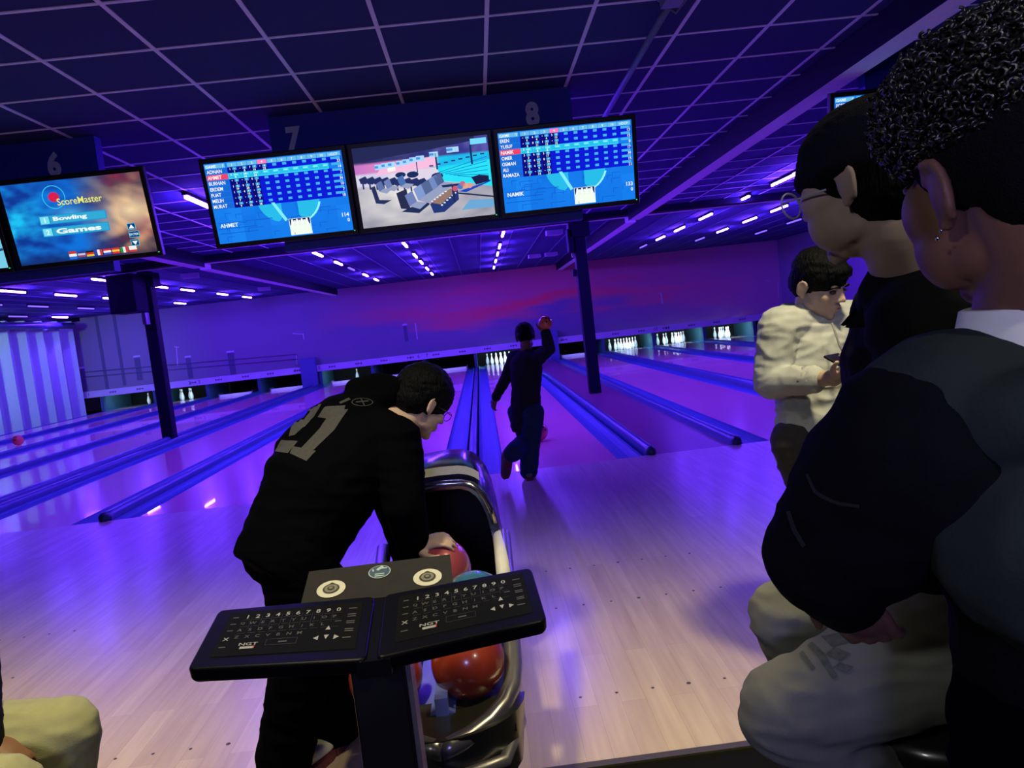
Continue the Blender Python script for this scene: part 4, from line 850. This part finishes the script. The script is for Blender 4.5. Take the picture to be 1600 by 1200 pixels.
m = MB(); torso(m, S, .195, .155, .225, .185, .225, .165, .02); m.ell(P(505, 745, 2.62), (.16, .17, .17)); m.ell(P(548, 700, 2.74), .20); m.ell(P(500, 722, 2.68), .165)
for s_ in 'LR': m.chain([(chs.lerp(S['sh'+s_], .5), .10), (S['sh'+s_], .088), (S['el'+s_], .070), (S['wr'+s_], .052)], 16)
m.chain([(chs, .11), (nk.lerp(chs, .35), .075)], 16)
m.chain([(P(560, 612, 2.78), .05), (P(590, 607, 2.76), .058), (P(618, 612, 2.76), .052)], 14); m.ell(P(592, 622, 2.77), (.10, .09, .055))
organic('hoodie', m, mBlackCloth, p1, .009, 4, (.006, 8))
HOOD1 = p1.children[-1] if len(p1.children) else C.objects[-1]
trousers(p1, S, mBlackCloth, (.125, .098, .088)); hair_cap(p1, H, mHair, .024)
mShoe = mat('white_shoe', (.62, .60, .52), .6); mSole = mat('maroon_sole', (.14, .03, .04), .6); mBlueP = mat('blue_patch', (.02, .08, .25), .6)
shoe(p1, (-1.29, -4.47, 0), (.3, .9, 0), mShoe, mSole, 1.05, mBlueP); shoe(p1, (-1.43, -4.70, 0), (.5, .85, 0), mShoe, mSole, 1.05, mBlueP)
m = MB()
for sg in (-1, 1):
    m.tube([H.p(sg*.034+.022*math.cos(a), .102, .002+.018*math.sin(a)) for a in [k*math.pi/8 for k in range(16)]], .0016, 6, loop=True); m.tube([H.p(sg*.056, .10, .008), H.p(sg*.08, .05, .008), H.p(sg*.084, -.01, .004)], .002, 6)
m.tube([H.p(-.012, .104, .006), H.p(.012, .104, .006)], .0015, 6); obj('glasses', m, mPlastic, p1, True, w=True)
def project_text(parts, person, garment, mt, name):   # print wrapped on a garment surface: each piece is laid on the cloth by ray
    bpy.context.view_layer.update()
    mb = MB(); off = person.location
    from mathutils.bvhtree import BVHTree
    me = garment.data; bvh = BVHTree.FromPolygons([v.co+off for v in me.vertices], [tuple(p_.vertices) for p_ in me.polygons])
    for vs, fs in parts:
        nv = []
        for px, py in vs:
            d = (P(px, py, 1)-CAM).normalized(); h = bvh.ray_cast(CAM, d)
            nv.append(h[0]+h[1]*.0025 if h[0] else None)
        ok = [all(nv[i] is not None for i in f) for f in fs]; idx = {}
        vv = []
        for i, n2 in enumerate(nv):
            if n2 is not None: idx[i] = len(vv); vv.append(n2)
        mb.add(vv, [tuple(idx[i] for i in f) for f, o_ in zip(fs, ok) if o_])
    return obj(name, mb, mt, person, w=True)
def strip_quads(L, Rr, n=10):     # quads between two polylines in the picture
    def samp(pts, t_):
        t_ *= len(pts)-1; i = min(int(t_), len(pts)-2); f = t_-i; return (pts[i][0]*(1-f)+pts[i+1][0]*f, pts[i][1]*(1-f)+pts[i+1][1]*f)
    vs = []; fs = []; k = 4
    for i in range(n+1):
        a = samp(L, i/n); b_ = samp(Rr, i/n)
        for j in range(k+1): vs.append((a[0]+(b_[0]-a[0])*j/k, a[1]+(b_[1]-a[1])*j/k))
    for i in range(n):
        for j in range(k): o_ = i*(k+1)+j; fs.append((o_, o_+1, o_+k+2, o_+k+1))
    return vs, fs
mPrint21 = mat('grey_print', (.034, .035, .045), .85, noise_amt=.35, nscale=90)
parts = [strip_quads([(504, 650), (487, 664), (477, 690)], [(545, 640), (518, 665), (500, 704)]), strip_quads([(545, 636), (520, 668), (492, 704)], [(541, 637), (541, 640), (492, 704)]),
         strip_quads([(508, 636), (540, 634)], [(497, 652), (532, 658)]), strip_quads([(520, 640), (500, 670), (466, 706)], [(544, 640), (523, 672), (488, 706)]), strip_quads([(459, 698), (494, 705)], [(453, 709), (479, 721)]),
         strip_quads([(484, 634), (470, 648), (456, 668)], [(503, 632), (492, 650), (476, 668)]), strip_quads([(456, 666), (452, 682)], [(474, 668), (461, 680)], 4), strip_quads([(440, 688), (466, 690)], [(430, 706), (450, 709)])]
project_text([parts[2], parts[3], parts[4], parts[5], parts[6], parts[7]], p1, HOOD1, mPrint21, 'back_number')
def ring_px(cx, cy, a, b_, th, n=24): return strip_quads([(cx+a*math.cos(2*math.pi*i/n), cy+b_*math.sin(2*math.pi*i/n)) for i in range(n+1)], [(cx+(a-th)*math.cos(2*math.pi*i/n), cy+(b_-th*.6)*math.sin(2*math.pi*i/n)) for i in range(n+1)], n)
project_text([ring_px(566, 629, 17, 6.5, 1.6), strip_quads([(556, 628), (576, 626)], [(556, 630), (576, 628)], 3), strip_quads([(563, 624), (568, 634)], [(565, 624), (570, 634)], 3), strip_quads([(530, 629), (545, 622)], [(532, 632), (548, 625)], 3)], p1, HOOD1, mat('dim_print', (.024, .025, .032), .85), 'back_emblem')

# --- the bowler at the foul line
p2 = thing('person', 'person in dark clothes at the foul line, one arm flung up', 'person', (-.33, -.30, 0))
d0 = 6.78
S = dict(hipR=P(832, 645, d0-.06), hipL=P(811, 645, d0+.06), shR=P(840, 560, d0-.1), shL=P(805, 558, d0+.1), elR=P(858, 545, d0-.3), wrR=P(853, 520, d0-.5), elL=P(789, 595, d0+.1), wrL=P(775, 620, d0+.12),
         knR=P(829, 690, d0-.08), anR=P(826, 736, 6.70), knL=P(826, 686, d0+.1), anL=P(801, 708, d0-.35))
H = Head(P(821, 528, d0+.02), (.1, .9, -.5), (0, .5, .85), .95)
body(p2, S, H, mSkinDark, .008, [(S['wrL'], (-.4, .1, -.9), (-.8, -.5, 0), .4, 1, .95), (S['wrR'], (.0, -.2, .95), (.1, -.9, .0), .5, -1, .95)], (S['shR']+S['shL'])/2+V((0, .03, .05)), .05, .9)
m = MB(); torso(m, S, .15, .12, .14, .12, .16, .125, .09)
for s_ in 'LR': m.chain([((S['shR']+S['shL'])/2, .08), (S['sh'+s_], .068), (S['el'+s_], .052), (S['wr'+s_], .042)], 14)
organic('hoodie', m, mat('dark_hoodie', (.022, .02, .03), .9, spec=.1), p2, .010, 3, (.006, 9))
trousers(p2, S, mat('dark_jeans', (.02, .04, .10), .9, spec=.1), (.11, .092, .082), .010, k=.95); hair_cap(p2, H, mHair, .018)
sc_ = mat('grey_shoe', (.12, .10, .12), .6); shoe(p2, S['anR']*1-V((0, .05, S['anR'].z)), (.1, 1, 0), sc_, mSole, .95); shoe(p2, S['anL']+V((-.02, -.02, -.02)), (-.25, .3, -.9), sc_, mSole, .9)
bo = S['wrR']+V((.02, -.03, .1)); bb = ball(P(852, 505, d0-.5), (1, .24, .10), 'small orange ball swung up beside the bowler\'s raised hand', (1, .4, 0)); bb.scale = (.55, .55, .55)

# --- the boy in the cream hoodie
p3 = thing('person', 'person in cream hoodie standing and looking down at a phone', 'person', (.58, -4.35, 0)); d0 = 2.68
S = dict(hipR=P(1243, 690, d0-.02), hipL=P(1300, 690, d0+.08), shR=P(1218, 512, d0-.03), shL=P(1338, 500, d0+.12), elR=P(1204, 598, d0-.02), wrR=P(1306, 590, d0-.27), elL=P(1372, 600, d0+.02), wrL=P(1345, 575, d0-.2),
         knR=V((.56, -4.40, .45)), anR=V((.54, -4.36, .10)), knL=V((.70, -4.32, .45)), anL=V((.72, -4.28, .10)))
H = Head(P(1281, 446, d0-.05), (.48, -.80, -.42), (.12, -.38, .9), .93)
ph = P(1328, 572, d0-.32)
body(p3, S, H, mSkin, .0055, [(S['wrR'], ph-S['wrR'], (.2, -.2, -.9), .25, -1, .92), (S['wrL'], (-.6, -.6, .25), (0, .2, -.9), .3, 1, .92)], P(1275, 495, d0+.02), .052, .95)
mCreamH = mat('cream_hoodie', (.44, .46, .50), .9, spec=.1, bump=.1, bscale=300, noise_amt=.06)
m = MB(); torso(m, S, .145, .12, .150, .13, .165, .12, .02)
for s_ in 'LR': m.chain([((S['shR']+S['shL'])/2, .08), (S['sh'+s_], .072), (S['sh'+s_].lerp(S['el'+s_], .5), .066), (S['el'+s_], .058), (S['el'+s_].lerp(S['wr'+s_], .4), .05), (S['el'+s_].lerp(S['wr'+s_], .68), .043)], 16)
nb = P(1266, 505, d0+.03)
hd = [nb+V((.085*math.cos(a), .075*math.sin(a), .010-.04*math.cos(a+1.2))) for a in [2*math.pi*k/14 for k in range(14)]]
for i in range(14): m.chain([(hd[i], .034), (hd[(i+1) % 14], .034)], 10)
hd2 = [nb+V((.10*math.cos(a), .09*math.sin(a), -.025-.045*math.cos(a+1.2))) for a in [2*math.pi*k/14 for k in range(14)]]
for i in range(14): m.chain([(hd2[i], .030), (hd2[(i+1) % 14], .030)], 10)
m.chain([(nb+V((-.05, .07, -.06)), .06), (nb+V((-.06, .09, -.12)), .05)], 12)
hoodie3 = organic('hoodie', m, mCreamH, p3, .006, 2, (.0065, 13))
m = MB(); pel = (S['hipR']+S['hipL'])/2; lh = (S['hipR']-S['hipL']).normalized(); dh = lh.cross(V((0, 0, 1))).normalized()
m.loft([ring(pel+V((0, 0, z)), lh*r_, dh*(r_-.025), 28) for z, r_ in ((-.065, .140), (-.06, .150), (-.01, .153), (.0, .150))]); obj('hem_band', m, mCreamH, p3, True, w=True)
m = MB(); m.tube([S['wrR'].lerp(S['elR'], .42), S['wrR'].lerp(S['elR'], .28)], [.047, .043], 20); obj('cuff', m, mCreamH, p3, True, w=True)
m = MB(); a0 = P(1300, 505, d0-.14); m.tube([a0, P(1312, 540, d0-.18), P(1322, 560, d0-.19)], .004, 6); obj('drawstring', m, mat('grey_cord', (.18, .18, .2), .8), p3, True, w=True)
mDarkTr = mat('charcoal_trousers', (.03, .028, .035), .9); trousers(p3, S, mDarkTr, (.092, .08, .075), k=.92); hair_cap(p3, H, mHair, .013)
m = MB(); k = H.k
m.ell(H.p(0, .062, .078), (.062*k, .035*k, .024*k), H.R, n=20, k=12)
for i in range(7): m.ell(H.p(-.05+.0165*i, .08-.012*abs(i-3)/3, .062), (.012*k, .016*k, .018*k), H.R)
organic('fringe', m, mHair, p3, .004, 2, (.002, 40))
for sg in (-1, 1):
    m = MB().ell(H.p(sg*.031, .078, .004), (.0145*k, .011*k, .0065*k), H.R); o = obj('eye', m, mat('eye_dark', (.05, .035, .03), .3), p3, True, w=True)
    m = MB().tube([H.p(sg*.014, .092, .024), H.p(sg*.03, .094, .029), H.p(sg*.05, .082, .024)], [.0028, .0036, .002], 6); obj('eyebrow', m, mHair, p3, True, w=True)
m = MB().ell(H.p(0, .097, -.058), (.019*k, .004*k, .0035*k), H.R); obj('lips', m, mat('lip', (.28, .12, .11), .5), p3, True, w=True)
shoe(p3, (.53, -4.33, 0), (.3, -.9, 0), mShoe, mSole); shoe(p3, (.70, -4.26, 0), (.5, -.8, 0), mShoe, mSole)
o = thing('phone', 'dark phone held by the person in the cream hoodie', 'phone', ph); R = Matrix.Rotation(.5, 3, 'Z') @ Matrix.Rotation(.5, 3, 'X')
obj('case', MB().box((0, 0, 0), (.072, .150, .009), R), mPlastic, o, bevel=.003); obj('screen', MB().box(R @ V((0, 0, .0052)), (.066, .14, .001), R), mat('phone_glass', (.01, .01, .02), .1, coat=1), o)

# --- the seated man with the beanie
p4 = thing('person', 'person in black beanie, black shirt and washed jeans, seated looking left', 'person', (.12, -5.76, 0))
H = Head(P(1354, 284, 1.17), (-.55, .82, -.14), (-.10, .1, 1), 1.0); H.full = 1
nk = P(1425, 425, 1.20)
S = dict(shL=P(1450, 520, 1.10), shR=P(1432, 480, 1.42), elL=P(1500, 760, 1.05), wrL=P(1640, 1010, 1.10), elR=P(1520, 720, 1.45), wrR=P(1600, 960, 1.3),
         hipL=P(1480, 1010, 1.18), hipR=P(1430, 940, 1.42), knL=P(1226, 1112, 1.20), knR=P(1232, 965, 1.43))
S['anL'] = S['knL']+V((.32, .08, -.30)); S['anR'] = S['knR']+V((.16, .05, -.40)); S['waist'] = P(1470, 790, 1.28)
body(p4, S, H, mSkin, .005, [(S['wrL'], (-.7, .3, -.5), (0, -.3, .9), .5, -1), (S['wrR'], (-.8, .1, -.4), (0, 0, 1), .5, 1)], nk, .057)
m = MB(); torso(m, S, .155, .12, .16, .125, .19, .13, 0)
ct = (S['shR']+S['shL'])/2
for s_ in 'LR': m.chain([(ct, .10), (S['sh'+s_], .082), (S['el'+s_], .062), (S['wr'+s_], .048)], 16)
m.chain([(ct, .11), (nk-V((0, 0, .05)), .085)], 18)
organic('shirt', m, mBlackShirt, p4, .007, 4, (.005, 9))
# collar wings
m = MB(); cc = nk+V((0, 0, -.045)); cf = V((-.93, .36, 0)).normalized(); cr = V((.36, .93, 0)).normalized(); arc = []
for i in range(13):
    a = math.radians(-160+i*320/12); v_ = -cf*math.cos(a)+cr*math.sin(a); arc.append((v_, abs(a)))
top = [cc+v_*.074+V((0, 0, .045-.012*a)) for v_, a in arc]; bot = [cc+v_*(.098+.016*(a > 2.3))+V((0, 0, .0-.03*(a > 2.3))) for v_, a in arc]
m.loft([top, bot, [p_+V((0, 0, -.003))+(cc-p_)*.04 for p_ in bot], [p_+(cc-p_)*.05 for p_ in top]], caps=False, closed=False); obj('collar', m, mBlackShirt, p4, True, w=True)
mJeans = mat('washed_jeans', (.20, .205, .185), .9, spec=.1, bump=.1, bscale=500, noise_amt=.3, nscale=9); JT = trousers(p4, S, mJeans, (.10, .073, .062), .006, (.005, 13))
m = MB(); k = 1; E = lambda x, y, z, a, b_, c: m.ell(H.p(x, y, z), (a, b_, c), H.R, n=30, k=20)
E(0, -.012, .040, .088, .112, .084); E(0, .0, .028, .087, .108, .042); E(0, -.06, .018, .065, .06, .045); E(0, -.005, .024, .101, .085, .034)
organic('beanie', m, mat('black_knit', (.0055, .006, .009), .95, spec=.1, bump=.4, bscale=350), p4, .005, 5, (.0015, 40))
m = MB(); m.ell(H.p(0, -.045, -.02), (.079, .070, .072), H.R, n=24, k=16); organic('hair', m, mHair, p4, .005, 2, (.003, 40))
m = MB()
for sg in (-1, 1):
    m.tube([H.p(sg*.034+.026*math.cos(a), .112, .0+.021*math.sin(a)) for a in [k*math.pi/10 for k in range(20)]], .0018, 6, loop=True)
    m.tube([H.p(sg*.060, .110, .004), H.p(sg*.080, .06, -.002), H.p(sg*.082, .02, -.004)], .0018, 6)
m.tube([H.p(-.01, .115, .006), H.p(.01, .115, .006)], .0016, 6); gl = obj('glasses', m, mat('clear_frame', (.4, .4, .45), .2), p4, True, w=True)
shoe(p4, S['anL']+V((.02, 0, -.09)), (-.9, .3, 0), mShoe, mSole); shoe(p4, S['anR']+V((.02, 0, -.09)), (-.9, .3, 0), mShoe, mSole)
hm = (S['hipL']+S['hipR'])/2
o = thing('bar_stool', 'dark bar stool under the seated person in the beanie', 'stool', (hm.x, hm.y, 0)); sz = hm.z-.13
obj('seat', MB().lathe([(.02, sz-.06), (.17, sz-.06), (.18, sz-.03), (.17, sz), (.02, sz)]), mPlastic, o, True); obj('pole', MB().lathe([(.03, .02), (.03, sz-.06)]), mChrome, o, True); obj('base', MB().lathe([(.2, 0), (.2, .015), (.03, .03)]), mChrome, o, True)
obj('footrest', MB().tube([(.2*math.cos(a), .2*math.sin(a), .28) for a in [k*math.pi/10 for k in range(20)]], .012, 8, loop=True).tube([(-.2, 0, .28), (.2, 0, .28)], .01), mChrome, o, True)

project_text([strip_quads([(1262, 1010), (1280, 1030), (1300, 1062)], [(1270, 1004), (1290, 1024), (1308, 1056)]), strip_quads([(1284, 996), (1300, 1012)], [(1312, 990), (1330, 1004)], 5), strip_quads([(1290, 1024), (1312, 1034)], [(1306, 1012), (1330, 1022)], 5), strip_quads([(1300, 1044), (1322, 1052)], [(1312, 1036), (1334, 1042)], 5),
    strip_quads([(1250, 1022), (1268, 1048)], [(1256, 1018), (1274, 1044)], 5)], p4, JT, mat('jeans_dark_patch', (.10, .11, .10), .9, noise_amt=.6, nscale=120), 'distressed_patches')

# --- the curly haired person in the foreground
p5 = thing('person', 'person with curly black hair and black hoodie, largest figure in the right foreground', 'person', (-.02, -6.33, 0))
H = Head(P(1574, 278, .71), (-.10, .98, -.16), (-.10, .13, 1), .97); H.full = 1
nk = P(1632, 490, .72)
S = dict(shL=P(1452, 705, .73), shR=P(1930, 620, .86), elL=P(1300, 862, .82), wrL=P(1318, 922, .93), elR=P(1850, 900, .96), wrR=P(1720, 960, .90))
ct = (S['shR']+S['shL'])/2; base = V((ct.x, ct.y, 0))
l5 = (S['shL']-S['shR']); l5.z = 0; l5.normalize(); f5 = V((l5.y, -l5.x, 0)); p5.location = (ct.x, ct.y, 0)
pel = V((ct.x+.02, ct.y-.02, .92)); S['hipL'] = pel+l5*.09; S['hipR'] = pel-l5*.09; S['knL'] = S['hipL']+V((-.01, .02, -.44)); S['knR'] = S['hipR']+V((0, .02, -.44)); S['anL'] = V((S['knL'].x, S['knL'].y-.02, .09)); S['anR'] = V((S['knR'].x, S['knR'].y-.02, .09))
body(p5, S, H, mSkinDark, .0042, [(S['wrL'], (.45, .25, -.8), (-.5, -.75, -.3), .35, 1, .9), (S['wrR'], (-.8, .2, 0), (0, 1, 0), .4, 1)], nk, .058)
mHood5 = mat('green_black_hoodie', (.026, .034, .031), .92, spec=.1, bump=.12, bscale=260, noise_amt=.25, nscale=8)
m = MB(); torso(m, S, .185, .14, .185, .15, .20, .15, .05)
for s_ in 'LR': m.chain([(ct, .12), (S['sh'+s_], .098), (S['sh'+s_].lerp(S['el'+s_], .5), .090), (S['el'+s_], .070), (S['wr'+s_], .048)], 18)
HD5 = organic('hoodie', m, mat('faded_black_cotton', (.005, .0055, .0075), .95, spec=.06, bump=.15, bscale=260), p5, .006, 4, (.0055, 8))
project_text([strip_quads([(1262, 742), (1275, 772), (1310, 788), (1345, 792)], [(1266, 740), (1279, 767), (1312, 783), (1345, 787)]), strip_quads([(1232, 800), (1240, 828), (1256, 855)], [(1238, 798), (1247, 825), (1262, 851)])], p5, HD5, mat('seam_grey', (.011, .012, .015), .9), 'sleeve_seam')
# hood and yoke lying over the shoulders
m = MB(); hb = nk-V((0, 0, .098))
for i in range(16):
    a = 2*math.pi*i/16; v_ = f5*math.cos(a)*.105-l5*math.sin(a)*.12; b2 = 2*math.pi*(i+1)/16; v2 = f5*math.cos(b2)*.105-l5*math.sin(b2)*.12
    m.chain([(hb+v_+V((0, 0, -.03*math.cos(a))), .043), (hb+v2+V((0, 0, -.03*math.cos(b2))), .043)], 14)
m.ell(hb-f5*.07+V((0, 0, -.10)), (.18, .12, .12)); m.chain([(hb+V((0, 0, -.02)), .11), (S['shL']+V((.02, .0, .02)), .094)], 18); m.chain([(hb+V((0, 0, -.02)), .11), (S['shR']+V((0, 0, .015)), .092)], 18)
organic('hood', m, mHood5, p5, .006, 5, (.004, 8))
m = MB(); tb = nk+V((0, 0, -.005))
m.loft([ring(tb+V((0, 0, z)), f5*a, l5*a*1.02, 32) for z, a in ((-.09, .095), (-.03, .080), (.014, .070), (.016, .065), (-.03, .06))]); obj('t_shirt_collar', m, mat('white_cotton', (.92, .93, .80), .9), p5, True, w=True)
trousers(p5, S, mBlackCloth, (.12, .10, .09)); shoe(p5, S['anL']-V((0, 0, .09)), f5, mPlastic, mPlastic); shoe(p5, S['anR']-V((0, 0, .09)), f5, mPlastic, mPlastic)
# faded sides
m = MB(); m.ell(H.p(0, -.022, .035), (.079, .096, .080), H.R, n=30, k=20); m.ell(H.p(0, -.055, -.012), (.068, .058, .06), H.R, n=24, k=16); organic('hair_fade', m, mat('faded_hair', (.007, .006, .007), .9, spec=.08, bump=.5, bscale=500), p5, .0045, 3, (.001, 80))
m = MB(); m.ell(H.p(0, -.010, .078), (.088, .098, .064), H.R, n=30, k=20); cap = organic('curly_hair', m, mHair, p5, .005, 2, (.006, 45))
m = MB(); rnd = random.Random(3)
for i in range(5200):
    th = rnd.uniform(0, 2*math.pi); z = rnd.uniform(-.62, 1); zz = z; rr_ = math.sqrt(max(0, 1-zz*zz)); n0 = V((rr_*math.cos(th), rr_*math.sin(th), zz))
    rs = rnd.uniform(.98, 1.13); c = H.p(n0.x*.091*rs, -.010+n0.y*.098*rs, .076+n0.z*.068*rs*(1 if n0.z > 0 else .9))
    nn = (H.r*n0.x+H.f*n0.y+H.u*n0.z); ax = (nn+V((rnd.uniform(-1, 1), rnd.uniform(-1, 1), rnd.uniform(-1, 1)))*.9).normalized(); a1 = ax.orthogonal().normalized(); a2 = ax.cross(a1)
    R_ = rnd.uniform(.0022, .0048); turns = rnd.uniform(.7, 1.8); pitch = rnd.uniform(.004, .009); n = int(9*turns); ph0 = rnd.uniform(0, 6)
    m.tube([c+(a1*math.cos(ph0+2*math.pi*turns*j/n)+a2*math.sin(ph0+2*math.pi*turns*j/n))*R_*(1-.3*j/n)+ax*(pitch*turns*j/n) for j in range(n+1)], .0017, 4, caps=False)
o = obj('curls', m, mCurl, cap, True); o.data.transform(Matrix.Translation(-p5.location))
m = MB(); m.ell(H.p(-.092, -.004, -.045), .0022); m.ell(H.p(-.093, -.012, -.040), .0016); obj('earring', m, mat('silver', (.9, .9, .9), .1, metal=1), p5, True, w=True)

# --- the seated person at the lower left corner
p6 = thing('person', 'person in beige trousers sitting at the lower left corner', 'person', (-2.2, -5.2, 0)); d0 = 1.95
S = dict(knL=P(95, 1148, d0), hipL=P(-190, 1190, d0-.02), knR=P(0, 1250, d0-.25), hipR=P(-230, 1260, d0-.18)); S['anL'] = S['knL']+V((-.10, -.02, -.38)); S['anR'] = S['knR']+V((-.08, -.02, -.36))
for s_ in 'LR': S['an'+s_].z = max(.09, S['an'+s_].z)
pel = (S['hipL']+S['hipR'])/2; ct = pel+V((.02, 0, .50)); S['shL'] = ct+V((0, .18, 0)); S['shR'] = ct-V((0, .18, 0)); S['elL'] = S['shL']+V((.14, .02, -.24)); S['elR'] = S['shR']+V((.16, 0, -.24)); S['wrL'] = P(-28, 1185, d0-.12)+V((0, 0, .03)); S['wrR'] = P(-50, 1215, d0-.2)
H = Head(ct+V((.05, 0, .22)), (1, .1, -.2), (0, 0, 1)); p6.location = (pel.x, pel.y, 0)
body(p6, S, H, mSkinDark, .008, [(S['wrL'], (.8, .2, -.25), (0, -.2, .9), .4, -1), (S['wrR'], (.8, 0, -.3), (0, 0, 1), .4, 1)], ct+V((0, 0, .05)))
m = MB(); torso(m, S, .16, .13, .17, .13, .2, .14, 0)
for s_ in 'LR': m.chain([(ct, .1), (S['sh'+s_], .08), (S['el'+s_], .065), (S['wr'+s_], .05)])
organic('jumper', m, mBlackShirt, p6, .01, 3, (.005, 9))
trousers(p6, S, mat('beige_trousers', (.36, .36, .20), .9, spec=.1, noise_amt=.1, bump=.1, bscale=300), (.112, .094, .078), .008, (.005, 9)); hair_cap(p6, H, mHair)
shoe(p6, V((S['anL'].x-.02, S['anL'].y, 0)), (1, 0, 0), mShoe, mSole); shoe(p6, V((S['anR'].x-.02, S['anR'].y, 0)), (1, 0, 0), mShoe, mSole)
o = thing('bench_seat', 'dark bench under the person in beige trousers', 'bench', (pel.x-.05, pel.y, 0)); sz = pel.z-.125
obj('seat', MB().box((0, 0, sz-.04), (.42, .9, .08)), mPlastic, o, bevel=.02); obj('leg', MB().box((0, .35, (sz-.08)/2), (.3, .06, sz-.08)), mPlastic, o); obj('leg', MB().box((0, -.35, (sz-.08)/2), (.3, .06, sz-.08)), mPlastic, o)
